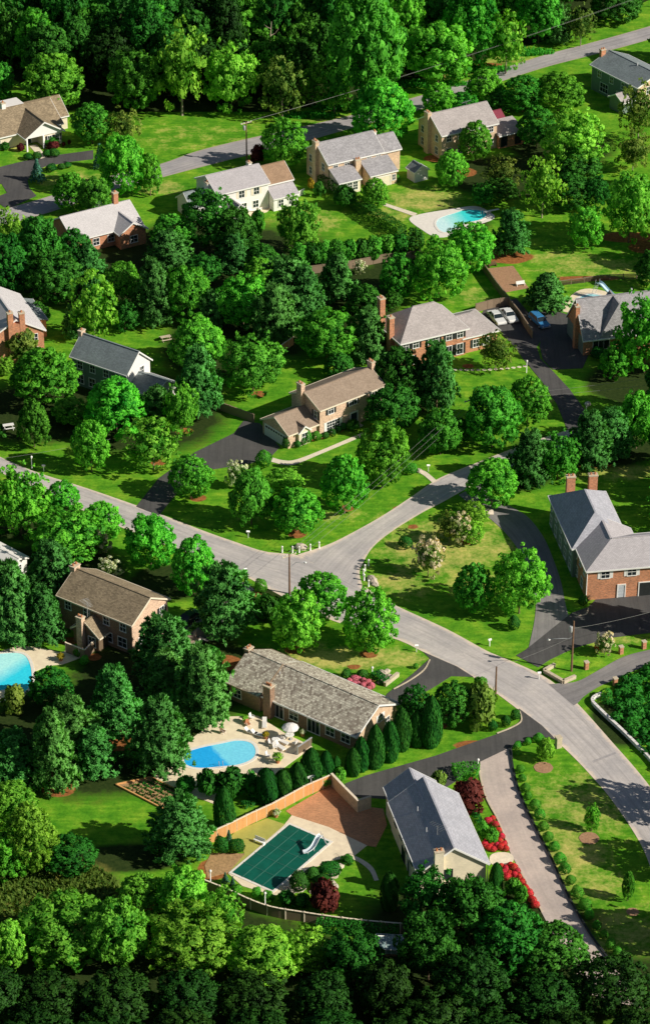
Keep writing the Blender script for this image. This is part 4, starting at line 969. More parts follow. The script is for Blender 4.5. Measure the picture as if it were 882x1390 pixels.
# --- low pale-roofed house at upper left
h = House('pale_roof_house', 'low brick house under a broad pinkish grey roof near the upper road', (118, 322), (193, 303), 3.1, 9)
h.gable(-2.5, h.L, .3, 9.6, 3.1, 5.6, 'brick_or', 'roof_pale', ov=.45)
h.gable(h.L - 5.5, h.L - .3, -2.0, 4.6, 3.05, 4.7, 'brick_or', 'roof_pale', axis='y')
h.win(('y', .3, -1), 2.0, 1.6, w=1.2, h=1.3); h.win(('y', .3, -1), 5.0, 1.6, w=1.2, h=1.3); h.win(('y', -2.0, -1), h.L - 2.8, 1.5, w=1.4, h=1.3)
h.chimney(h.L - 2.6, 5.2, .9, .9, 4.5, h.ridge_h(h.L - 2.6, 5.2, 260), 'brick_or', 1)
h.aerial(5.2, 4.9, 5.5, .9, 1.0)
# --- house with portico in the upper left
h = House('portico_house', 'cream house with brown shingle roofs and white pillared portico', (-14, 189), (86, 166), 2.9, 11)
zr = 5.9; L = h.L
h.gable(-3, L - .2, .3, 10.4, 2.9, zr, 'sid_cream', 'roof_brown', ov=.5)
qp = h.loc(35, 188, 2.8); qq = h.loc(87, 178, 2.8)
xp0 = max(qp.x, 4); xp1 = qq.x
h.gable(xp0, xp1, -3.4, 5, 2.9, 5.4, 'sid_cream', 'roof_brown', axis='y', ov=.3, walls=False)
mb = MB(); m_ = (xp0 + xp1) / 2; mb.face([(xp0, -3.1, 2.6), (xp1, -3.1, 2.6), (xp1, -3.1, 2.95), (m_, -3.1, 5.35), (xp0, -3.1, 2.95)]); mb.build('pediment', M['white'], h.e)
mb = MB(); mb.box(xp0 + (xp1 - xp0) * .5, xp1 - .1, -2.9, .35, -.2, 2.7); mb.build('wall', M['sid_cream'], h.e)
for x in (xp0 + .25, xp0 + (xp1 - xp0) * .48):
    mb = MB(); mb.tube([(x, -3.1, 0), (x, -3.1, 2.65)], .17, 10); mb.build('pillar', M['white'], h.e)
h.win(('y', -2.9, -1), xp0 + (xp1 - xp0) * .66, 1.5, w=.8, h=1.3, shut='dark'); h.win(('y', -2.9, -1), xp0 + (xp1 - xp0) * .86, 1.5, w=.8, h=1.3, shut='dark')
h.door(('y', .3, -1), xp0 + (xp1 - xp0) * .28)
h.gable(L - 6.0, L + 2.4, 3.0, 10.2, 2.95, 5.6, 'sid_cream', 'roof_brown', axis='x', ov=.4)
h.win(('y', .3, -1), 1.6, 1.5, w=1.6, h=1.2); 
mb = MB(); mb.box(L - 9.5, L - 5.5, 5.6, 9.0, 5.0, 6.1); mb.build('roof_skylight', M['canvas'], h.e)
h.chimney(L - 10.0, 5.6, .8, .9, 5, 7.3, 'white', 1)
# --- house with a cross gable at the right
h = House('cross_gable_house', 'steep grey-roofed brick house with cross gable beside the blue car', (792.5, 461), (836, 456), 3.2, 9)
zr = h.ridge_h(-.2, 4.6, 407); L = 14
h.gable(0, L, .3, 9.0, 3.2, zr, 'brick_or', 'roof_grey', og=.2)
h.gable(2.9, 9.9, .34, 6.5, 3.25, zr - .15, 'brick_or', 'roof_grey', axis='y', hip=(1.2, 0), ov=.3)
a, z = h.at(('y', .3, -1), 815, 470); h.win(('y', .3, -1), a, 1.7, w=2.8, h=1.6, cols=3, rows=1)
yy, zz = h.on_x(-.3, 789, 440); h.chimney(-.35, 3.4, .7, 1.0, -.3, h.ridge_h(-.35, 3.4, 414), 'brick_or', 1)
h.vent(9.6, 4.8, zr, .15, .9)
mb = MB(); mb.boxf(h.wpt(('x', 0, -1)), .4, 8.9, .006, .05, -.2, 3.1); mb.build('end_shade_panel', M['sid_green'], h.e)  # dark cover over the brick end, its shade painted in
# --- white outbuilding at left edge
h = House('white_shed', 'small white outbuilding with flat pale roof at the left edge', (12, 766), (-22, 748), 2.7, -5, 'shed')
h.gable(-.2, h.L + 2, -3.4, -.2, 2.4, 2.9, 'sid_white', 'canvas', ov=.2); h.win(('x', -.2, -1), -1.8, 1.4, w=.8, h=.8); h.door(('y', -.2, 1), 2.0, mat='dark')
# --- tool shed beside the winged brick house
h = House('tool_shed', 'small white tool shed with dark gabled roof beside the winged brick house', (554, 228), (565, 235), 2.2, 2.8, 'shed')
h.gable(-.4, 2.2, 0.0, 3.0, 2.1, 3.1, 'sid_white', 'roof_dark', ov=.2); h.door(('x', -.4, -1), 1.5, w=.9, h=1.8, mat='door_white')
# --- cold frame greenhouse at the bottom
def greenhouse():
    a = G(508, 1297); b = G(546, 1299); d = b - a
    r = empty('garden_greenhouse', (a.x, a.y, 0), math.atan2(d.y, d.x), 'low glazed greenhouse with white bars at the bottom of the garden', 'greenhouse')
    w_, dd, he, hr = 3.4, 3.0, 1.0, 1.9
    mb = MB(); mb.box(0, w_, 0, dd, 0, .35); mb.build('base', M['brick_br'], r)
    fr = MB()
    for i in range(6):
        x = w_ * i / 5
        for s_ in (0, 1):
            y = s_ * dd
            fr.tube([(x, y, .35), (x, y, he)], .035, 5); fr.tube([(x, y, he), (x, dd / 2, hr)], .035, 5)
    for y, z in ((0, he), (dd, he), (dd / 2, hr)): fr.tube([(0, y, z), (w_, y, z)], .045, 5)
    fr.build('frame', M['white'], r)
    g = MB()
    for s_ in (0, 1):
        y = s_ * dd
        g.face([(0, y, .35), (w_, y, .35), (w_, y, he), (0, y, he)]); g.face([(0, y, he), (w_, y, he), (w_, dd / 2, hr), (0, dd / 2, hr)])
    for x in (0.01, w_ - .01): g.face([(x, 0, .35), (x, dd, .35), (x, dd, he), (x, dd / 2, hr), (x, 0, he)])
    g.build('glazing', m_plain('cloudy glass', (0.30, 0.42, 0.42), .25, 1.5, .15, .5), r)
greenhouse()
# ------------------------------------------------------------------ foliage meshes
def leaf_mesh(name, cen, nrm, shade, size, tint, mat, rng, asp=1.6, jit=0.7, long_dir=None):
    """many small leaf faces: cen/nrm (N,3); shade = soft outward normals; size (N,)"""
    N = len(cen)
    n = nrm + rng.normal(0, jit, (N, 3)); n /= np.linalg.norm(n, axis=1, keepdims=True) + 1e-9
    flip = (n * shade).sum(1) < 0; n[flip] *= -1
    if long_dir is None: t = rng.normal(0, 1, (N, 3))
    else: t = long_dir + rng.normal(0, .25, (N, 3))
    t -= n * (t * n).sum(1, keepdims=True); t /= np.linalg.norm(t, axis=1, keepdims=True) + 1e-9
    b = np.cross(n, t)
    s = size[:, None]
    P = np.stack([cen + t * s * asp * .5, cen + b * s * .5 + t * s * .08, cen - t * s * asp * .5, cen - b * s * .5 + t * s * .08], 1)
    me = bpy.data.meshes.new(name)
    me.vertices.add(4 * N); me.vertices.foreach_set('co', P.astype(np.float32).ravel())
    me.loops.add(4 * N); me.loops.foreach_set('vertex_index', np.arange(4 * N, dtype=np.int32))
    me.polygons.add(N); me.polygons.foreach_set('loop_start', np.arange(0, 4 * N, 4, dtype=np.int32))
    me.polygons.foreach_set('use_smooth', np.ones(N, bool)); me.update()
    a = me.attributes.new('tint', 'FLOAT', 'POINT'); a.data.foreach_set('value', np.repeat(tint, 4).astype(np.float32))
    sh = shade + 0.65 * n; sh /= np.linalg.norm(sh, axis=1, keepdims=True) + 1e-9
    me.normals_split_custom_set(np.repeat(sh, 4, 0).astype(np.float32))
    me.materials.append(mat)
    return me
def unit(v): return v / (np.linalg.norm(v, axis=-1, keepdims=True) + 1e-9)
def crown_deciduous(seed, mat, lobes=46, per=120, lobe=(.20, .34), leaf=.088, egg=0.0, rough=.16, gaps=0.0, low=-.75):
    """crown inside radius 1, z 0..2"""
    rng = np.random.default_rng(seed)
    k = np.arange(lobes) + .5
    z = 1 - (1 - low) * k / lobes; th = math.pi * (1 + 5 ** .5) * k + rng.uniform(0, 6)
    d = np.stack([np.sqrt(1 - z * z) * np.cos(th), np.sqrt(1 - z * z) * np.sin(th), z], 1)
    d = unit(d + rng.normal(0, .18, d.shape))
    lump = 1 + rough * rng.normal(0, 1, (lobes, 1)); lump = np.clip(lump, .7, 1.22)
    lr = rng.uniform(*lobe, lobes)
    cen = d * (.98 * lump - lr[:, None] * .85)
    cen[:, :2] *= (1 - egg * np.clip(cen[:, 2:3], -1, 1))
    keep = rng.random(lobes) >= gaps
    C, Nn, S, Z, T = [], [], [], [], []
    for c, r, o in zip(cen[keep], lr[keep], d[keep]):
        m = int(per * (r / np.mean(lobe)) ** 2)
        u = unit(rng.normal(0, 1, (m, 3)))
        u = u[(u @ o) > -.35]
        rr = r * rng.uniform(.72, 1.08, (len(u), 1))
        p = c + u * rr * np.array([1, 1, .85])
        C.append(p); Nn.append(u); S.append(unit(u * .6 + o * .75 + np.array([0, 0, .12])))
        Z.append(leaf * np.clip(rng.lognormal(-.12, .42, len(u)), .4, 2.2))
        T.append(np.clip(.5 + .26 * rng.normal() + .34 * (u @ o - .3) + rng.normal(0, .24, len(u)), 0, 1))  # outward leaves lighter: sprig highlights put into the colour
    # sparse leaves inside, all in the darkest tone to imitate crown shade
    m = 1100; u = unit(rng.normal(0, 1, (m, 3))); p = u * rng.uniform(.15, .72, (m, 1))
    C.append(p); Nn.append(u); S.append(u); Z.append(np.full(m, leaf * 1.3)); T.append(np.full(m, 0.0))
    C = np.concatenate(C); C[:, 2] += 1
    # stray sprigs break the outline
    return leaf_mesh('crown', C, np.concatenate(Nn), np.concatenate(S), np.concatenate(Z), np.concatenate(T), mat, rng)
def crown_pine(seed, mat, whorls=15, arms=8, tufts=6, blades=15, blade=.15, prof=.62, up=.35, droop=0.0, ragged=.2):
    rng = np.random.default_rng(seed)
    C, Nn, S, Z, T, Ld = [], [], [], [], [], []
    for w_ in range(whorls):
        h_ = (w_ + .3) / whorls
        z = .06 + 1.86 * h_
        R_ = max(.10, (1 - h_) ** prof * 1.0)
        na = max(4, int(arms * (1 - .45 * h_)))
        a0 = rng.uniform(0, 6.3)
        for k in range(na):
            a = a0 + 2 * math.pi * k / na + rng.normal(0, .15); L = R_ * (1 + ragged * rng.normal()); L = min(L, 1.08)
            dr = np.array([math.cos(a), math.sin(a), 0])
            tone = np.clip(.5 + .25 * rng.normal(), 0, 1)
            for j in range(tufts):
                f = .28 + .72 * (j + .5) / tufts
                side = np.array([-dr[1], dr[0], 0]) * rng.normal(0, .16) * (L * f + .1)
                c = dr * L * f + side + np.array([0, 0, z + up * .22 * f * f - droop * f + rng.normal(0, .02)])
                out = unit(dr * .75 + np.array([0, 0, .55]) + side * .8)
                u = unit(out + rng.normal(0, .55, (blades, 3)))
                C.append(c + u * blade * .45); Ld.append(u)
                nn = np.cross(u, rng.normal(0, 1, (blades, 3))); Nn.append(unit(nn))
                S.append(unit(np.tile(out, (blades, 1)) + u * .5 + dr * .3)); Z.append(np.full(blades, blade * .36) * rng.uniform(.8, 1.3, blades))
                T.append(np.clip(tone + .35 * (f - .6) + .25 * u[:, 2] + rng.normal(0, .12, blades), 0, 1))
    return leaf_mesh('crown', np.concatenate(C), np.concatenate(Nn), np.concatenate(S), np.concatenate(Z), np.concatenate(T), mat, rng, asp=3.0, jit=.12, long_dir=np.concatenate(Ld))
def crown_column(seed, mat, n=4200, leaf=.10, power=.55):
    rng = np.random.default_rng(seed)
    z = rng.uniform(0, 1, n); a = rng.uniform(0, 2 * math.pi, n)
    r = np.where(z < .25, .62 + .38 * (z / .25) ** .6, (1 - ((z - .25) / .75) ** 3.0) ** power)
    ph = rng.uniform(0, 6.3, 4)
    wob = 1 + .06 * np.sin(3 * a + ph[0] + 5 * z) + .05 * np.sin(7 * a + 11 * z + ph[1])
    r = r * wob * rng.uniform(.86, 1.02, n)
    p = np.stack([r * np.cos(a), r * np.sin(a), 2 * z], 1)
    sh = unit(np.stack([np.cos(a), np.sin(a), .25 + 1.2 * np.clip(z - .6, 0, 1)], 1))
    T = np.clip(.45 + .25 * np.sin(5 * a + 9 * z + ph[2]) + rng.normal(0, .2, n), 0, 1)
    ld = np.tile([0, 0, 1.0], (n, 1))
    return leaf_mesh('crown', p, sh, sh, leaf * rng.uniform(.7, 1.3, n), T, mat, rng, 1.8, .45, ld)
def crown_ball(seed, mat, n=1500, leaf=.13, flat=1.0, rough=.05):
    rng = np.random.default_rng(seed)
    u = unit(rng.normal(0, 1, (n, 3))); u[:, 2] = np.where(u[:, 2] < -.75, -u[:, 2], u[:, 2]); 
    ph = rng.uniform(0, 6.3, 6)
    wob = 1 + rough * (np.sin(4 * u[:, 0] + ph[0]) + np.sin(5 * u[:, 1] + ph[1]) + np.sin(6 * u[:, 2] + ph[2]))
    p = u * wob[:, None] * rng.uniform(.86, 1.0, (n, 1)); p[:, 2] += 1
    T = np.clip(.5 + .3 * u[:, 2] + rng.normal(0, .22, n), 0, 1)
    return leaf_mesh('crown', p, u, u, leaf * rng.uniform(.7, 1.3, n), T, mat, rng, 1.4, .5)
def trunk_mesh(seed, mat, limbs=6):
    """unit: height 1 reaches the crown's middle"""
    rng = random.Random(seed); mb = MB()
    mb.tube([(0, 0, -.05), (.0, .01, .12), (.015, 0, .5), (.01, .02, 1.0), (0, 0, 1.35)], [.055, .042, .034, .022, .008], 8)
    for i in range(limbs):
        a = 2 * math.pi * i / limbs + rng.uniform(-.4, .4); z = rng.uniform(.45, .9); l = rng.uniform(.3, .5)
        p = [(0, 0, z), (math.cos(a) * l * .5, math.sin(a) * l * .5, z + l * .5), (math.cos(a) * l, math.sin(a) * l, z + l * rng.uniform(.7, 1.1))]
        mb.tube(p, [.02, .013, .005], 5, False)
    o = mb.build('trunk', mat); me = o.data; bpy.data.objects.remove(o)
    return me
TR = [trunk_mesh(i, M['bark']) for i in range(3)]
TRP = [trunk_mesh(9, M['bark_pale'], 8)]
def recolor(me, mat):
    c = me.copy(); c.materials.clear(); c.materials.append(mat); return c
_dec = [crown_deciduous(11, M['lf_bright'], 230, 60, lobe=(.07, .15), leaf=0.055, rough=.05), crown_deciduous(12, M['lf_bright'], 200, 69, lobe=(.08, .17), leaf=0.057, egg=.18, rough=.07), crown_deciduous(13, M['lf_bright'], 260, 54, lobe=(.06, .14), leaf=0.054, egg=.08, rough=.07),
        crown_deciduous(14, M['lf_bright'], 170, 84, lobe=(.08, .2), leaf=0.059, rough=.09), crown_deciduous(15, M['lf_bright'], 210, 66, lobe=(.07, .17), leaf=0.055, egg=-.1, rough=.10), crown_deciduous(16, M['lf_bright'], 240, 54, lobe=(.06, .16), leaf=0.054, egg=.05, rough=.13, gaps=.08),
        crown_deciduous(17, M['lf_bright'], 180, 78, lobe=(.08, .18), leaf=0.059, egg=.28, rough=.08), crown_deciduous(18, M['lf_bright'], 190, 66, lobe=(.07, .2), leaf=0.057, egg=-.05, rough=.16, gaps=.1)]
_loose = [crown_deciduous(21, M['lf_light'], 110, 30, lobe=(.08, .2), leaf=.07, rough=.24, gaps=.2), crown_deciduous(22, M['lf_light'], 130, 26, lobe=(.07, .18), leaf=.068, egg=.15, rough=.24, gaps=.25),
          crown_deciduous(23, M['lf_light'], 100, 34, lobe=(.09, .22), leaf=.072, egg=-.1, rough=.28, gaps=.2)]
_small = [crown_deciduous(31, M['lf_mid'], 26, 95, lobe=(.26, .42), leaf=.15, rough=.14), crown_deciduous(32, M['lf_mid'], 22, 100, lobe=(.28, .44), leaf=.15, egg=.2, rough=.18)]
_flow = [crown_deciduous(41, M['lf_pinkwhite'], 60, 40, lobe=(.1, .22), leaf=.10, rough=.2, gaps=.15), crown_deciduous(42, M['lf_pinkwhite'], 70, 34, lobe=(.1, .2), leaf=.10, rough=.24, gaps=.2, egg=.1)]
_pine = [crown_pine(51, M['lf_pine'], 14, 10, 9, 20, .14, prof=.48), crown_pine(52, M['lf_pine'], 13, 11, 9, 20, .145, prof=.40, ragged=.24), crown_pine(53, M['lf_pine'], 16, 10, 8, 19, .135, prof=.58, ragged=.18), crown_pine(54, M['lf_pine'], 12, 10, 9, 20, .15, prof=.45, ragged=.3)]
_broad = [crown_pine(55, M['lf_pine'], 11, 11, 8, 20, .14, prof=.34, ragged=.15)]
_spruce = [crown_pine(61, M['lf_spruce'], 16, 10, 5, 12, .13, prof=1.0, up=.0, droop=.05, ragged=.08)]
_col = [crown_column(71, M['lf_arb']), crown_column(72, M['lf_arb'], power=.8)]
_ball = [crown_ball(81, M['lf_arb']), crown_ball(82, M['lf_arb'], rough=.08)]
KIN = {   # kind: crowns, object name, look, category, trunk set, crown start as share of height
    'M': (_dec, 'leafy_tree', 'bright green leafy tree', 'tree', TR, .04),
    'N': ([recolor(m, M['lf_mid']) for m in _dec], 'leafy_tree', 'mid green leafy tree', 'tree', TR, .04),
    'D': ([recolor(m, M['lf_dark']) for m in _dec], 'leafy_tree', 'dark green leafy tree', 'tree', TR, .04),
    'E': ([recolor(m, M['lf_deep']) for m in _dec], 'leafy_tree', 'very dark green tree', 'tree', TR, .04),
    'Y': ([recolor(m, M['lf_light']) for m in _dec], 'leafy_tree', 'yellow green leafy tree', 'tree', TR, .04),
    'L': (_loose, 'leafy_tree', 'loose light green tree', 'tree', TRP, .07),
    'O': ([recolor(m, M['lf_olive']) for m in _loose], 'leafy_tree', 'sparse olive brown tree', 'tree', TRP, .07),
    'P': (_pine, 'pine_tree', 'blue green pine tree', 'tree', TR, .04),
    'Q': (_broad, 'pine_tree', 'broad rounded pine tree', 'tree', TR, .05),
    'S': (_spruce, 'spruce_tree', 'conical blue spruce', 'tree', TR, .03),
    'A': (_col, 'columnar_evergreen', 'clipped columnar evergreen', 'evergreen', None, 0),
    'B': (_ball, 'clipped_shrub', 'round clipped shrub', 'shrub', None, 0),
    'G': ([recolor(m, M['lf_mid']) for m in _ball], 'clipped_shrub', 'bright round clipped shrub', 'shrub', None, 0),
    'C': (_small, 'garden_shrub', 'bushy green shrub', 'shrub', None, 0),
    'K': ([recolor(m, M['lf_dark']) for m in _small], 'garden_shrub', 'bushy dark shrub', 'shrub', None, 0),
    'T': ([recolor(m, M['lf_olive']) for m in _small], 'garden_shrub', 'bushy olive shrub', 'shrub', None, 0),
    'R': ([recolor(m, M['lf_red']) for m in _small], 'red_leaf_shrub', 'dark red leaved shrub', 'shrub', None, 0),
    'F': (_flow, 'flowering_tree', 'pale pink flowering tree', 'tree', TR, .06),
    'W': ([recolor(m, M['lf_white']) for m in _flow], 'flowering_tree', 'white flowering tree', 'tree', TR, .06),
    'Z': ([recolor(m, M['lf_azalea']) for m in _ball], 'azalea_bush', 'red blossoming azalea bush', 'shrub', None, 0),
    'X': ([recolor(m, M['lf_pinkaz']) for m in _ball], 'azalea_bush', 'pink blossoming azalea bush', 'shrub', None, 0),
    'V': ([recolor(m, M['lf_yellow']) for m in _small], 'yellow_shrub', 'yellow leaved shrub', 'shrub', None, 0),
}
VEG = []       # (object, look, photo x, photo y, group)
RV = random.Random(5)
def plant(kind, x, y, R, hz, zb, look=None, group=None, label=None):
    crowns, nm, lk, cat, tr, _ = KIN[kind]
    e = empty(nm, (x, y, 0), RV.uniform(0, 6.28), label, cat, group)
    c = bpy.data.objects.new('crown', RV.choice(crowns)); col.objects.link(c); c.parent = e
    c.location = (0, 0, zb); k = RV.uniform(.94, 1.06); c.scale = (R * k, R / k, hz)
    if tr:
        t = bpy.data.objects.new('trunk', RV.choice(tr)); col.objects.link(t); t.parent = e
        hh = zb + hz; t.scale = (max(hh * .5, R * .6),) * 2 + (hh,)
    p = proj(Vector((x, y, zb + hz)))
    if not label: VEG.append((e, look or lk, p[0], p[1], group))
    return e
def tree(kind, x0, y0, x1, y1, **kw):
    """a plant that fills this box of the photograph"""
    zf = KIN[kind][5]
    cx = (x0 + x1) / 2; yb = y1
    for _ in range(12):
        g = G(cx, yb); sc_ = scale_at(g); p = math.asin(min(1, H / (g - CAM).length))
        R = (x1 - x0) / 2 / sc_ / 1.0
        half = (y1 - y0) / 2 / sc_
        hz = math.sqrt(max(half ** 2 - (R * math.sin(p)) ** 2, 0)) / math.cos(p)
        hz = min(max(hz, .62 * R), 2.6 * R)
        if kind in 'PQS': hz = min(max((half * 2 - R * math.sin(p) * .75) / math.cos(p) / 2, .8 * R), 2.6 * R)
        zb = zf * 2 * hz / (1 - zf) if zf else 0
        if kind in 'PQS': yb = y1 - R * math.sin(p) * sc_ * .75 + zb * math.cos(p) * sc_
        else: yb = (y0 + y1) / 2 + (zb + hz) * math.cos(p) * sc_
    return plant(kind, g.x, g.y, R, hz, zb, **kw)

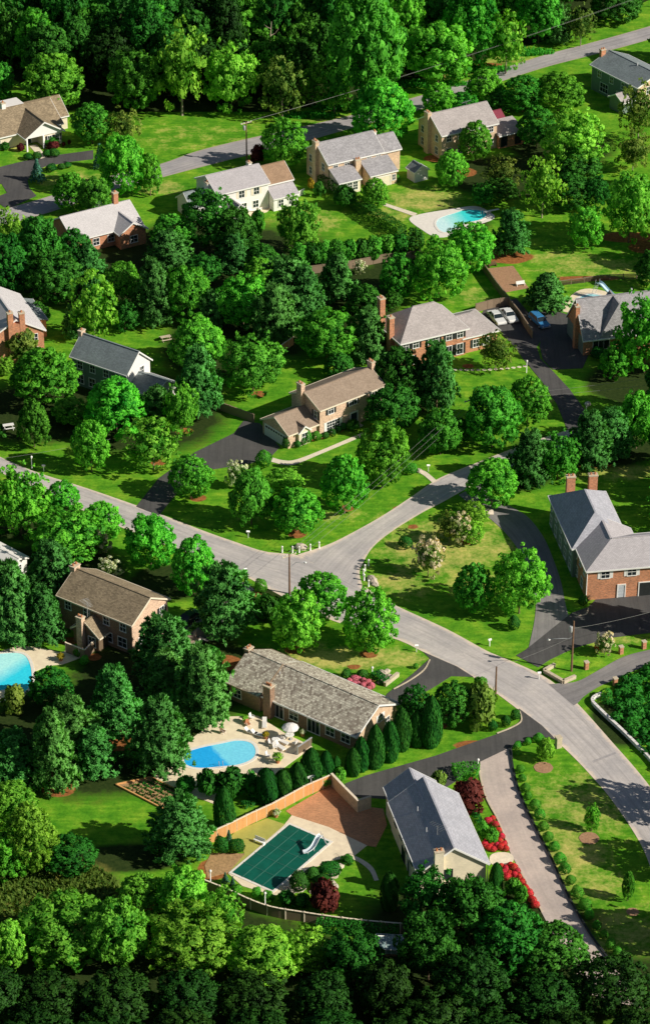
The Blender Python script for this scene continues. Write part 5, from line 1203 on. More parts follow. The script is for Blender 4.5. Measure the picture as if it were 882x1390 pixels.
# ------------------------------------------------------------------ trees and shrubs of the gardens (boxes in the photograph)
for k_, a, b, c, d in [
    # upper left
    ('N', -18, 83, 20, 142), ('M', 33, 73, 115, 152), ('N', 100, 140, 152, 195), ('O', 142, 147, 192, 196), ('M', 136, 182, 198, 264), ('M', 188, 207, 221, 264),
    ('S', 39, 215, 64, 249), ('S', 125, 194, 148, 230), ('M', 75, 235, 122, 288), ('N', 108, 240, 152, 292), ('L', -6, 284, 40, 345), ('D', 20, 292, 90, 388), ('D', 75, 312, 130, 380),
    ('D', -28, 318, 45, 405), ('D', 40, 340, 112, 412), ('P', 92, 332, 150, 395), ('N', 206, 290, 262, 350), ('D', 248, 258, 320, 342), ('D', 290, 280, 352, 352), ('P', 200, 315, 260, 372), ('C', 340, 283, 360, 322),
    ('Y', 378, 268, 434, 344), ('M', 356, 163, 415, 230), ('R', 340, 196, 362, 222), ('V', 417, 241, 427, 258), ('K', 425, 246, 440, 268),
    # upper middle
    ('M', 478, 108, 560, 194), ('L', 430, 95, 478, 152), ('M', 573, 113, 617, 156), ('M', 631, 92, 683, 142), ('N', 608, 125, 648, 154), ('N', 680, 102, 738, 152), ('M', 722, 98, 792, 152), ('D', 655, 120, 700, 150),
    ('M', 622, 165, 666, 219), ('M', 590, 205, 634, 254), ('Y', 736, 150, 818, 232), ('N', 700, 145, 755, 200), ('O', 655, 213, 702, 262), ('L', 706, 214, 764, 292), ('D', 656, 240, 700, 276), ('D', 755, 205, 815, 248), ('N', 640, 248, 672, 280),
    ('M', 770, 280, 816, 338), ('P', 668, 286, 718, 350), ('M', 606, 302, 670, 370), ('Y', 820, 234, 884, 328), ('O', 838, 112, 892, 190), ('O', 833, 178, 882, 232), ('D', 742, 235, 800, 285), ('D', 790, 240, 826, 285),
    ('K', 452, 250, 482, 284), ('M', 490, 242, 527, 286), ('G', 532, 237, 544, 246), ('D', 544, 310, 575, 346), ('C', 392, 330, 420, 364), ('K', 409, 328, 437, 362), ('C', 426, 326, 454, 360), ('N', 443, 325, 471, 359), ('C', 460, 323, 488, 357), ('K', 477, 322, 505, 356), ('C', 494, 320, 522, 354), ('C', 511, 318, 539, 352), ('K', 528, 317, 556, 351), ('W', 479, 352, 497, 372),
    ('N', 517, 345, 562, 408), ('M', 560, 325, 630, 408), ('D', 600, 340, 632, 378), ('P', 710, 372, 772, 428), ('D', 860, 340, 905, 392), ('D', 520, 395, 545, 420), ('D', 470, 385, 520, 430),
    # left middle
    ('T', 5, 441, 55, 492), ('M', 18, 472, 108, 552), ('Y', -8, 485, 20, 510), ('P', 84, 414, 112, 462), ('L', 98, 372, 160, 458), ('M', 138, 355, 196, 422), ('P', 178, 352, 242, 446), ('M', 224, 362, 286, 436),
    ('M', 295, 374, 366, 446), ('M', 328, 350, 380, 398), ('P', 288, 318, 350, 372), ('P', 348, 352, 432, 442), ('P', 342, 388, 404, 472), ('P', 385, 362, 442, 442), ('M', 231, 428, 307, 502), ('N', 302, 454, 385, 534), ('M', 405, 418, 482, 492),
    ('P', 238, 470, 302, 568), ('M', 118, 511, 200, 592), ('P', 180, 526, 246, 590), ('M', 222, 520, 270, 590), ('M', 100, 570, 150, 640), ('L', 170, 568, 248, 638), ('N', 25, 543, 70, 606), ('Y', 72, 538, 122, 578), ('D', 30, 410, 70, 440), ('D', 150, 410, 190, 450),
    ('M', 231, 618, 288, 677), ('W', 307, 625, 336, 662), ('G', 346, 611, 370, 636), ('N', 313, 634, 370, 712), ('M', 368, 661, 437, 724), ('Y', 362, 638, 410, 668), ('M', 437, 618, 498, 697), ('M', 484, 574, 553, 662), ('N', 568, 555, 626, 618), ('G', 547, 628, 566, 644),
    ('N', 630, 522, 704, 608), ('M', 686, 511, 744, 582), ('M', 632, 620, 701, 688), ('P', 688, 585, 748, 664), ('N', 728, 588, 784, 652), ('P', 766, 560, 830, 642), ('P', 798, 555, 856, 628), ('M', 835, 532, 890, 608), ('M', 834, 398, 912, 504), ('M', 812, 468, 852, 514), ('K', 802, 466, 822, 478),
    ('O', 648, 450, 696, 502), ('D', 505, 470, 580, 548), ('D', 498, 522, 566, 588), ('Q', 562, 466, 622, 562), ('P', 470, 420, 530, 496), ('P', 430, 345, 486, 412), ('D', 440, 478, 480, 515), ('D', 610, 568, 640, 600), ('D', 330, 330, 380, 370), ('D', 255, 345, 300, 385), ('P', 270, 395, 310, 450),
    # shrubs by the tan-roofed house
    ('B', 383, 594, 394, 609), ('B', 399, 598, 409, 608), ('B', 407, 594, 416, 605), ('G', 412, 585, 423, 602), ('G', 422, 585, 436, 599), ('B', 436, 586, 447, 596), ('B', 446, 582, 456, 593), ('B', 454, 578, 463, 588), ('B', 461, 574, 470, 585), ('K', 470, 568, 488, 585),
    ('B', 800, 474, 823, 486),
    # below the left road
    ('M', -8, 635, 68, 727), ('M', 60, 653, 110, 700), ('M', 112, 679, 166, 737), ('M', 44, 688, 140, 768), ('M', 173, 698, 238, 772), ('M', 234, 729, 293, 809), ('F', 118, 716, 150, 752), ('W', 130, 756, 165, 786), ('P', 30, 735, 116, 834), ('P', -24, 765, 55, 880), ('P', 30, 800, 90, 880),
    ('P', 262, 768, 350, 872), ('Y', 370, 804, 437, 886), ('M', 400, 776, 472, 844), ('M', 462, 802, 538, 888), ('K', 345, 805, 385, 845), ('G', 345, 786, 363, 806), ('Q', 180, 838, 268, 934), ('P', 232, 880, 316, 994), ('P', 190, 885, 262, 965), ('P', 118, 908, 196, 1004), ('P', 56, 948, 138, 1036),
    ('P', 176, 950, 260, 1058), ('P', -20, 995, 62, 1075), ('P', 35, 965, 110, 1082), ('P', 95, 990, 165, 1060), ('N', 270, 876, 304, 914), ('T', 5, 928, 36, 968), ('G', 100, 878, 114, 892), ('G', 108, 890, 122, 903), ('D', 40, 905, 100, 960),
    # bottom left
    ('Y', -18, 1058, 52, 1125), ('Y', 8, 1092, 78, 1185), ('M', -22, 1128, 42, 1195), ('Q', 200, 1084, 290, 1176), ('D', 58, 1132, 132, 1188), ('Y', 160, 1183, 230, 1246), ('Y', 214, 1178, 286, 1256), ('Y', 28, 1212, 150, 1312), ('Y', 118, 1218, 202, 1316), ('Y', 198, 1228, 322, 1318),
    ('L', 278, 1206, 332, 1275), ('Y', 308, 1258, 412, 1330), ('Y', 384, 1258, 446, 1320), ('Y', -10, 1250, 40, 1320), ('D', 440, 1262, 520, 1340),
    # bottom right
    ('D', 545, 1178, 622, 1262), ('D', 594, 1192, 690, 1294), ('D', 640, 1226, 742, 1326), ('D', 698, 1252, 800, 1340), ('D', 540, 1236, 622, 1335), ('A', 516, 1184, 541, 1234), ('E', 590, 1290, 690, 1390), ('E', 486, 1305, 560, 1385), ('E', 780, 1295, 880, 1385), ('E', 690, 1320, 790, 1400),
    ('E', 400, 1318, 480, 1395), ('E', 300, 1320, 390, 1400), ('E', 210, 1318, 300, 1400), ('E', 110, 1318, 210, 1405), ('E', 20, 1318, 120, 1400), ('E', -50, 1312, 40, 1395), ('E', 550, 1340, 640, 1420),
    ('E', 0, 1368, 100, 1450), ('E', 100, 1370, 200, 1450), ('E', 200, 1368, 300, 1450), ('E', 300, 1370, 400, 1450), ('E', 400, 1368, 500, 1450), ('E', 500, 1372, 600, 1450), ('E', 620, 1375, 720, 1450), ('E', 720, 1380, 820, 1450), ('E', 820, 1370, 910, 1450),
    # the triangular lawn and the right
    ('M', 667, 745, 741, 834), ('N', 616, 765, 668, 832), ('F', 559, 728, 602, 782), ('O', 590, 695, 628, 736), ('F', 608, 697, 640, 738), ('Y', 620, 680, 660, 714), ('Y', 622, 706, 656, 738), ('F', 806, 858, 833, 889), ('Z', 806, 872, 818, 884), ('B', 688, 835, 706, 856), ('B', 783, 808, 798, 822), ('B', 540, 728, 560, 745),
    # rancher's evergreens
    ('A', 531, 952, 557, 1026), ('A', 554, 965, 577, 1012), ('A', 569, 945, 600, 1012), ('D', 542, 930, 584, 980), ('A', 496, 984, 522, 1041), ('A', 517, 980, 541, 1033), ('A', 478, 1000, 502, 1045), ('A', 468, 1015, 490, 1052), ('S', 602, 960, 617, 986), ('A', 450, 1022, 463, 1058),
    ('A', 432, 1019, 453, 1059), ('A', 408, 1015, 437, 1063), ('A', 391, 1034, 417, 1074), ('A', 371, 1045, 397, 1083), ('A', 347, 1043, 377, 1090), ('A', 291, 1068, 319, 1127), ('K', 266, 1043, 300, 1082), ('K', 295, 1040, 335, 1085), ('K', 325, 1046, 352, 1082), ('K', 238, 1052, 268, 1077), ('S', 249, 1057, 262, 1077),
    ('D', 584, 926, 642, 986), ('T', 628, 926, 676, 988), ('B', 692, 963, 706, 978), ('B', 679, 971, 693, 987), ('B', 661, 977, 675, 993), ('C', 640, 918, 662, 938),
    ('B', 462, 908, 477, 922), ('B', 484, 908, 500, 921), ('G', 560, 900, 568, 908), ('C', 385, 890, 395, 900),
    # bottom house garden
    ('T', 583, 1044, 605, 1074), ('R', 613, 1056, 656, 1104), ('A', 618, 1072, 634, 1100), ('C', 645, 1114, 662, 1138), ('C', 658, 1122, 676, 1146), ('A', 663, 1170, 682, 1214), ('C', 684, 1190, 705, 1218), ('C', 696, 1200, 716, 1228), ('Y', 728, 1001, 752, 1033), ('M', 792, 1092, 812, 1128), ('N', 842, 1184, 860, 1222),
    # covered-pool garden
    ('B', 391, 1183, 421, 1209), ('B', 413, 1176, 435, 1195), ('B', 433, 1168, 462, 1192), ('B', 424, 1186, 452, 1208), ('R', 419, 1192, 461, 1242), ('K', 376, 1208, 402, 1232), ('K', 398, 1212, 424, 1234), ('B', 290, 1136, 311, 1159), ('B', 309, 1138, 333, 1158), ('S', 305, 1126, 317, 1146),
    ('S', 299, 1184, 313, 1202), ('S', 311, 1189, 321, 1206), ('G', 342, 1204, 355, 1219), ('K', 462, 1160, 480, 1172), ('C', 430, 1050, 450, 1068), ('C', 452, 1040, 470, 1062), ('C', 312, 1200, 330, 1214), ('C', 355, 1208, 372, 1224),
    # front garden of the portico house
    ('B', 32, 208, 46, 217), ('B', 45, 206, 57, 217), ('B', 58, 204, 72, 212), ('B', 66, 202, 82, 213), ('R', 24, 194, 34, 206), ('R', 64, 192, 82, 202), ('K', 60, 186, 82, 196), ('K', 0, 192, 14, 204), ('B', 62, 224, 78, 232), ('B', 78, 222, 90, 230), ('B', 86, 220, 98, 228), ('R', 84, 192, 90, 199), ('R', 92, 189, 97, 197)]:
    tree(k_, a, b, c, d)
# azaleas beside the pale driveway
def bed(kind, pts, R, label, group):
    for i, (px, py) in enumerate(pts):
        g = G(px, py); r_ = R * RV.uniform(.8, 1.2)
        plant(kind, g.x, g.y, r_, r_ * .8, -.1, group=group)
bed('Z', [(662, 1117), (668, 1113), (672, 1121), (676, 1129), (680, 1138), (684, 1147), (660, 1144), (667, 1148), (674, 1150), (680, 1152), (686, 1154), (658, 1150), (664, 1153), (672, 1143), (678, 1145), (669, 1155)], .52, '', 'red azaleas above the entrance slab')
bed('Z', [(680, 1178), (686, 1181), (692, 1176), (697, 1180), (702, 1184), (684, 1187), (691, 1188), (698, 1190), (704, 1192), (688, 1193), (708, 1200), (713, 1208), (718, 1216), (722, 1224), (726, 1231)], .5, '', 'red azaleas below the entrance slab')
bed('X', [(474, 928), (481, 925), (487, 923), (493, 926), (499, 929), (504, 934), (486, 930), (493, 933), (500, 937), (480, 931)], .55, '', 'pink azaleas in front of the ranch house')
# row of clipped balls along the pale driveway
HB = [(280, 85, 29), (222, 106, 22), (165, 128, 24), (171, 168, 18), (181, 256, 25), (193, 303, 24), (210, 353, 28), (223, 399, 24), (262, 446, 33), (287, 498, 33), (307, 562, 30), (332, 619, 31), (366, 672, 30), (395, 736, 35), (422, 789, 33), (452, 853, 29), (488, 920, 35), (530, 985, 34), (553, 1037, 29), (593, 1097, 27), (632, 1147, 24), (668, 1197, 27), (706, 1240, 26), (742, 1285, 27)]
ORD = ['first', 'second', 'third', 'fourth', 'fifth', 'sixth', 'seventh', 'eighth', 'ninth', 'tenth', 'eleventh', 'twelfth', 'thirteenth', 'fourteenth', 'fifteenth', 'sixteenth', 'seventeenth', 'eighteenth', 'nineteenth', 'twentieth',
       'twenty-first', 'twenty-second', 'twenty-third', 'twenty-fourth', 'twenty-fifth', 'twenty-sixth', 'twenty-seventh', 'twenty-eighth', 'twenty-ninth', 'thirtieth', 'thirty-first', 'thirty-second', 'thirty-third', 'thirty-fourth', 'thirty-fifth', 'thirty-sixth', 'thirty-seventh', 'thirty-eighth', 'thirty-ninth', 'fortieth']
for i, (zx, zy, rr) in enumerate(HB):
    px, py = 660 + zx / 3.973, 980 + zy / 3.973; R = rr / 3.973 / 10.4
    g = G(px, py, R * .9)
    plant('G', g.x, g.y, R, R * .92, 0.02, label='round clipped shrub lining the pale driveway, %s from its road end' % ORD[i], group='clipped shrubs lining the pale driveway')
# ------------------------------------------------------------------ clipped hedges: leaves over a long box
def hedge(name, label, pts, width, height, mat, seed=1, cat='hedge'):
    P = crom([G(*p) for p in pts], 6); c = sum(P, Vector()) / len(P)
    rng = np.random.default_rng(seed); C, Nn, Z, T = [], [], [], []
    for a, b in zip(P, P[1:]):
        L = (b - a).length; n = int(L * (width + 2 * height) * 42)
        t = rng.random(n); d = (b - a).normalized(); s_ = Vector((-d.y, d.x, 0))
        prof = rng.random(n) * (width + 2 * height)
        y = np.where(prof < height, -width / 2, np.where(prof > height + width, width / 2, prof - height - width / 2))
        z = np.where(prof < height, prof, np.where(prof > height + width, width + 2 * height - prof, height))
        ny = np.where(prof < height, -1, np.where(prof > height + width, 1, 0.)); nz = np.where(ny == 0, 1, .25)
        wob = 1 + .08 * np.sin(1.3 * (t * L) + a.x) + rng.normal(0, .05, n)
        y = y * wob; z = z * (1 + .05 * np.sin(2.1 * t * L + a.y) + rng.normal(0, .03, n))
        C.append(np.stack([a.x - c.x + d.x * L * t + s_.x * y, a.y - c.y + d.y * L * t + s_.y * y, z], 1))
        Nn.append(unit(np.stack([s_.x * ny, s_.y * ny, nz], 1))); Z.append(rng.uniform(.13, .26, n)); T.append(np.clip(.45 + rng.normal(0, .25, n), 0, 1))
    # cut ends
    for p, q in ((P[0], P[1]), (P[-1], P[-2])):
        d = (p - q).normalized(); s_ = Vector((-d.y, d.x, 0)); n = int(width * height * 45)
        y = rng.uniform(-width / 2, width / 2, n); z = rng.uniform(0, height, n)
        C.append(np.stack([p.x - c.x + s_.x * y, p.y - c.y + s_.y * y, z], 1)); Nn.append(np.tile([d.x, d.y, .2], (n, 1))); Z.append(rng.uniform(.13, .26, n)); T.append(rng.random(n) * .8)
    me = leaf_mesh(name, np.concatenate(C), np.concatenate(Nn), np.concatenate(Nn), np.concatenate(Z), np.concatenate(T), mat, rng, 1.4, .5)
    me.name = name
    o = bpy.data.objects.new(name, me); col.objects.link(o); o.location = (c.x, c.y, 0)
    return tag(o, label, cat)
hedge('clipped_hedge', 'dark clipped hedge between the white house lawn and the winged brick house', [(437, 252), (470, 272), (505, 298), (545, 324)], 2.0, 2.3, M['lf_dark'], 2)
hedge('clipped_hedge', 'wide flat clipped hedge block at the top of the pale driveway', [(616, 1054), (632, 1052), (648, 1054)], 2.6, 1.3, M['lf_mid'], 3)
hedge('clipped_hedge', 'low clipped hedge box beside the pink azaleas', [(508, 918), (524, 929)], 1.2, .9, M['lf_arb'], 4)
hedge('boundary_hedge', 'long dark hedge below the curved wooden fence at the bottom', [(430, 1262), (480, 1266), (540, 1272)], 1.4, 1.5, M['lf_dark'], 5)
hedge('boundary_hedge', 'dark evergreen hedge at the foot of the cedar fence behind the pool terrace', [(330, 1096), (372, 1080), (415, 1060)], 1.0, .6, M['lf_arb'], 6)
hedge('foundation_hedge', 'narrow clipped hedge along the right wall of the pale brick house', [(636, 1090), (648, 1115), (660, 1140)], .7, .8, M['lf_arb'], 8)
# ------------------------------------------------------------------ the shrub bank inside the white wall at the right: one mass of ground cover
def shrub_bank():
    P = [G(*p) for p in [(814, 962), (820, 944), (846, 926), (882, 908), (960, 890), (960, 1090), (900, 1050), (866, 1010), (845, 990), (830, 976)]]
    rng = np.random.default_rng(77); C, Nn, Z, T = [], [], [], []
    xs = [p.x for p in P]; ys = [p.y for p in P]; n = len(P)
    tries = 0; cnt = 0
    while cnt < 260 and tries < 9000:
        tries += 1
        x, y = rng.uniform(min(xs), max(xs)), rng.uniform(min(ys), max(ys)); ins = False
        for i in range(n):
            a, b = P[i], P[(i + 1) % n]
            if (a.y > y) != (b.y > y) and x < (b.x - a.x) * (y - a.y) / (b.y - a.y) + a.x: ins = not ins
        if not ins: continue
        cnt += 1; r = rng.uniform(.5, 1.0); m = 70
        u = unit(rng.normal(0, 1, (m, 3))); u[:, 2] = abs(u[:, 2])
        C.append(np.array([x, y, rng.uniform(0, .5)]) + u * r); Nn.append(u); Z.append(rng.uniform(.2, .4, m)); T.append(np.clip(rng.normal(.35, .25) + .2 * u[:, 2] + rng.normal(0, .15, m), 0, 1))
    me = leaf_mesh('shrub_bank', np.concatenate(C), np.concatenate(Nn), np.concatenate(Nn), np.concatenate(Z), np.concatenate(T), M['lf_dark'], rng, 1.5, .5)
    o = bpy.data.objects.new('shrub_bank', me); col.objects.link(o); tag(o, 'dark shrubby ground cover filling the bank inside the curved white wall', 'ground cover', None, 'stuff')
shrub_bank()
# ------------------------------------------------------------------ rough grass at the wood's edge and in the meadow
def tall_grass(label, spots, seed, mat, hgt=.5):
    rng = np.random.default_rng(seed); C, Z, T = [], [], []
    for px, py, rx, ry, n in spots:
        p = G(px, py); a = rng.uniform(0, 6.28, n); r = np.sqrt(rng.random(n))
        C.append(np.stack([p.x + rx * r * np.cos(a), p.y + ry * r * np.sin(a), rng.uniform(.05, hgt, n)], 1)); Z.append(rng.uniform(.15, .4, n)); T.append(rng.random(n))
    C = np.concatenate(C); N_ = len(C); up = np.tile([0, 0, 1.0], (N_, 1))
    me = leaf_mesh('tall_grass', C, rng.normal(0, 1, (N_, 3)), up, np.concatenate(Z), np.concatenate(T), mat, rng, 2.6, .2, up)
    o = bpy.data.objects.new('tall_grass', me); col.objects.link(o); tag(o, label, 'grass', None, 'stuff')
tall_grass('rough tawny meadow grass at the bottom left corner', [(45, 1212, 11, 7, 5200), (110, 1215, 4, 4, 900), (20, 1190, 5, 5, 1500)], 3, M['lf_olive'])
tall_grass('ragged grass verge between the upper road and the woods', [(470, 147, 7, 1.5, 900), (580, 115, 8, 2, 1200), (640, 95, 8, 2, 1200), (700, 72, 8, 2, 1200), (420, 158, 6, 1.5, 700)], 4, M['lf_mid'], .6)
# ------------------------------------------------------------------ the woods along the top
for k_, a, b, c, d in [('L', 213, 36, 282, 150), ('O', 354, 80, 412, 158), ('L', 406, 84, 442, 142), ('N', 440, -10, 548, 150), ('M', 170, 0, 240, 96), ('N', 90, 0, 170, 90), ('M', 10, 20, 80, 84), ('M', 548, 30, 640, 118), ('L', 660, 20, 712, 96), ('M', 596, -20, 680, 88),
                       ('Y', 280, 60, 350, 150), ('N', 150, 70, 220, 150), ('P', 735, 5, 775, 62), ('O', 768, 8, 806, 60), ('N', 700, -20, 760, 58), ('D', 800, -20, 870, 30), ('M', 300, -10, 380, 90), ('N', 380, 10, 450, 100)]:
    tree(k_, a, b, c, d, group='trees of the wood edge', look={'L': 'tall pale green tree', 'O': 'tall sparse grey green tree', 'N': 'tall mid green tree', 'M': 'tall bright green tree', 'Y': 'tall yellow green tree', 'P': 'tall dark pine', 'D': 'tall dark green tree'}[k_])
EDGE = [G(*p) for p in [(-160, 80), (0, 112), (90, 138), (190, 140), (370, 142), (470, 128), (560, 108), (640, 76), (740, 45), (800, 18), (960, -40)]]
def edge_y(x):
    for a, b in zip(EDGE, EDGE[1:]):
        if a.x <= x <= b.x: return a.y + (b.y - a.y) * (x - a.x) / (b.x - a.x)
    return EDGE[0].y if x < EDGE[0].x else EDGE[-1].y
RF = random.Random(17); got = []
for _ in range(6000):
    x = RF.uniform(-88, 92); y = RF.uniform(150, 232)
    if y < edge_y(x) + 4.5: continue
    if any((x - p) ** 2 + (y - q) ** 2 < 5.9 ** 2 for p, q in got): continue
    got.append((x, y))
got.sort(key=lambda p: p[1] - edge_y(p[0]))
for x, y in got[:225]:
    k_ = RF.choices('NMDYLPE', [12, 5, 44, 2, 5, 8, 24] if x < 5 else [40, 8, 34, 3, 7, 4, 4])[0]; R = RF.uniform(3.4, 5.2); hz = RF.uniform(5.0, 8.0); zb = RF.uniform(2, 5)
    if y - edge_y(x) < 9: hz *= .9; zb = 1.2
    plant(k_, x, y, R, hz, zb, group='forest trees', label={'P': 'dark pine among the crowded forest trees along the top'}.get(k_, {'N': 'mid green', 'M': 'bright green', 'D': 'dark green', 'E': 'very dark green', 'Y': 'yellow green', 'L': 'pale green'}[k_] + ' leafy tree among the crowded forest trees along the top' if k_ != 'P' else ''))
# trees just beyond the right and left edges: their shadows fall into the view
for k_, a, b, c, d in [('D', 905, 1010, 985, 1110), ('D', 900, 1100, 985, 1190), ('D', 890, 1195, 985, 1290), ('D', 905, 590, 975, 680), ('N', 880, 650, 960, 720), ('D', 900, 750, 970, 860), ('D', 890, 190, 960, 270), ('D', 890, 270, 960, 340), ('N', 880, 20, 950, 90), ('D', 885, 300, 940, 365),
                       ('D', -70, 490, -5, 570), ('P', -80, 860, -15, 960), ('D', -70, 1100, -15, 1200), ('N', -80, 650, -8, 740), ('P', -70, 1020, -10, 1100), ('D', -60, 560, 5, 615), ('D', -60, 240, -14, 290), ('D', 895, 420, 960, 500), ('D', 880, 560, 950, 640), ('D', 870, 466, 962, 580)]:
    tree(k_, a, b, c, d)
# ------------------------------------------------------------------ poles, lamps and wires
def pole(px, base, top, label, arms=1, lamp=None, transformer=False, z=None):
    g = G(px, base); ht = z or hsolve(g.x, g.y, top)
    r = empty('utility_pole', g, 0, label, 'utility pole')
    mb = MB(); mb.tube([(0, 0, -.3), (0, 0, ht)], [.17, .11], 10); mb.build('pole', M['timber'], r)
    ang = .6
    for i in range(arms):
        a = MB(); zz = ht - .35 - i * .8; ca, sa = math.cos(ang), math.sin(ang)
        a.hexa([(-1.2 * ca + .06 * sa, -1.2 * sa - .06 * ca, zz), (1.2 * ca + .06 * sa, 1.2 * sa - .06 * ca, zz), (1.2 * ca - .06 * sa, 1.2 * sa + .06 * ca, zz), (-1.2 * ca - .06 * sa, -1.2 * sa + .06 * ca, zz)],
               [(-1.2 * ca + .06 * sa, -1.2 * sa - .06 * ca, zz + .13), (1.2 * ca + .06 * sa, 1.2 * sa - .06 * ca, zz + .13), (1.2 * ca - .06 * sa, 1.2 * sa + .06 * ca, zz + .13), (-1.2 * ca - .06 * sa, -1.2 * sa + .06 * ca, zz + .13)])
        ar = a.build('crossarm', M['stone'], r)
        for t in (-1.1, -.45, .45, 1.1):
            s_ = MB(); s_.lathe([(.05, 0), (.07, .08), (.04, .2)], 8, (t * ca, t * sa, zz + .13)); s_.build('insulator', M['white'], ar)
    if transformer:
        t = MB(); t.lathe([(.22, 0), (.25, .05), (.25, .8), (.2, .9)], 12, (-.38, -.1, ht - 1.7)); t.build('transformer', M['metal'], r)
    if lamp:
        dx, dz, zz = lamp; t = MB(); t.tube([(0, 0, zz), (dx * .4, -.2, zz + dz), (dx, -.4, zz + dz * 1.2)], .045, 6); l = t.build('lamp_arm', M['metal'], r)
        hd = MB(); hd.lathe([(.10, 0), (.22, -.08), (.18, -.2)], 10, (dx, -.4, zz + dz * 1.2)); hd.build('lamp_head', M['white'], l)
    return g, ht
PA = pole(393, 806, 752, 'brown utility pole with white crossarm at the road junction', 1, (2.3, 1.1, 4.4))
PB = pole(637, 592, 541, 'utility pole with street lamp arm beside the upper side road trees', 1, (2.0, .1, 5.0))
PC = pole(775, 911, 843, 'utility pole with transformer and long lamp arm by the dark driveway', 0, (-3.4, .2, 5.4), True)
PD = pole(335, 223, 165, 'utility pole with transformer beside the upper road', 1, None, True)
PE = pole(672, 946, 905, 'bare brown wooden pole at the lower road edge', 0)
PFz = pole(950, 18, 0, 'distant utility pole beside the far end of the upper road', 1, None, False, 9)
def wire(label, a, b, sag=.5, r=.014):
    pts = []
    c = (Vector(a) + Vector(b)) / 2
    for i in range(17):
        t = i / 16; p = Vector(a).lerp(Vector(b), t); p.z -= 4 * sag * t * (1 - t); pts.append(p - c)
    mb = MB(); mb.tube(pts, r, 5); o = mb.build('power_line', M['wire'], None, c); tag(o, label, 'power line')
def tip(P, dz=0, k=0): return (P[0].x + k * math.cos(.6), P[0].y + k * math.sin(.6), P[1] - dz)
wire('uppermost power line between the junction pole and the street lamp pole', tip(PA, .1, -1.1), tip(PB, .1, -1.1))
wire('middle power line between the junction pole and the street lamp pole', tip(PA, .1, 1.1), tip(PB, .1, 1.1))
wire('lowest power line between the junction pole and the street lamp pole', tip(PA, 1.8), tip(PB, 1.8))
e1 = G(960, 500, 7)
wire('upper power line running right from the street lamp pole', tip(PB, .1, 1.1), e1)
wire('lower power line running right from the street lamp pole', tip(PB, .1, -1.1), G(960, 512, 6.5))
wire('power line crossing the dark driveway court to the right edge', tip(PC, 1.2), G(960, 806, 6.5), .6, .018)
wire('upper power line along the top road', tip(PD, .1, 1.1), tip(PFz, .1, 1.1), 1.2)
wire('lower power line along the top road', tip(PD, .1, -1.1), tip(PFz, .1, -1.1), 1.2)
wire('power line from the bare pole to the transformer pole', tip(PE, .1), tip(PC, 2.5), .3)
wire('thin power line sagging along the left road', G(-60, 630, 6), G(150, 596, 5), .4)
def lamp_post(px, base, top, label, h_=None):
    g = G(px, base); ht = h_ or hsolve(g.x, g.y, top); r = empty('lamp_post', g, 0, label, 'lamp post')
    a = MB(); a.tube([(0, 0, 0), (0, 0, ht - .35)], [.07, .05], 8); a.build('post', M['white'], r)
    b = MB(); b.lathe([(.08, ht - .38), (.19, ht - .2), (.16, ht - .05), (.03, ht + .05)], 10); b.build('lantern', M['white'], r)
lamp_post(286, 1199, 1181, 'white lamp post at the corner of the curved bottom fence')
lamp_post(360, 1231, 1211, 'white lamp post standing along the curved bottom fence')
lamp_post(44, 636, 619, 'small lamp post beside the road at the left edge')
lamp_post(505, 917, 905, 'white lamp post beside the pink azaleas')
lamp_post(714, 506, 489, 'pale lamp post where stepping stones meet the driveway')
lamp_post(648, 1048, 1030, 'slim lamp post at the hedge by the pale driveway')
# ------------------------------------------------------------------ mailboxes and posts
def mailbox(px, py, label, col_='white'):
    g = G(px, py); r = empty('mailbox', g, RV.uniform(-.5, .5), label, 'mailbox')
    a = MB(); a.box(-.06, .06, -.06, .06, 0, 1.0); a.build('post', M['white'], r)
    b = MB(); b.tube([(-.25, 0, 1.12), (.25, 0, 1.12)], .13, 10); b.box(-.25, .25, -.125, .125, .98, 1.11); b.build('box', M[col_], r)
for px, py, l in ((565, 885, 'white mailbox at the mouth of the rancher driveway'), (664, 877, 'white mailbox on the grass strip opposite the lower road curve'), (337, 730, 'white mailbox on the lawn above the left road'), (333, 781, 'white mailbox below the left road near the round shrub'),
                  (731, 922, 'white mailbox at the corner of the lane'), (668, 643, 'white mailbox where the upper side road passes the pines'), (60, 640, 'white mailbox at the left end of the road'), (581, 640, 'white mailbox beside the short stone path'), (795, 556, 'white mailbox at the foot of the shaded driveway')):
    mailbox(px, py, l)
def bollard(px, py, label, grp, i):
    g = G(px, py); mb = MB(); mb.lathe([(.13, 0), (.13, .95), (.16, .97), (.16, 1.05), (.05, 1.15)], 10)
    o = mb.build('white_post', M['white'], None, g); tag(o, label, 'post', grp)
for i, (px, py) in enumerate([(500, 768), (495, 775), (493, 781), (494, 788), (500, 796)]): bollard(px, py, 'white post on the rounded lawn corner, %s from the top of five' % ORD[i], 'white posts on the rounded lawn corner', i)
for i, (px, py) in enumerate([(383, 750), (397, 750), (406, 750), (421, 747), (433, 744)]): bollard(px, py, 'white post above the junction, %s from the left of five' % ORD[i], 'white posts above the junction', i)
def brick_pillar(px, py, label, mat='orange', h_=1.35, w_=.5):
    g = G(px, py); r = empty('mail_pillar', g, .4, label, 'pillar')
    a = MB(); a.box(-w_ / 2, w_ / 2, -w_ / 2, w_ / 2, -.05, h_); a.build('pillar', M[mat], r)
    b = MB(); b.box(-w_ / 2 - .06, w_ / 2 + .06, -w_ / 2 - .06, w_ / 2 + .06, h_, h_ + .1); b.build('cap', M['stone'], r)
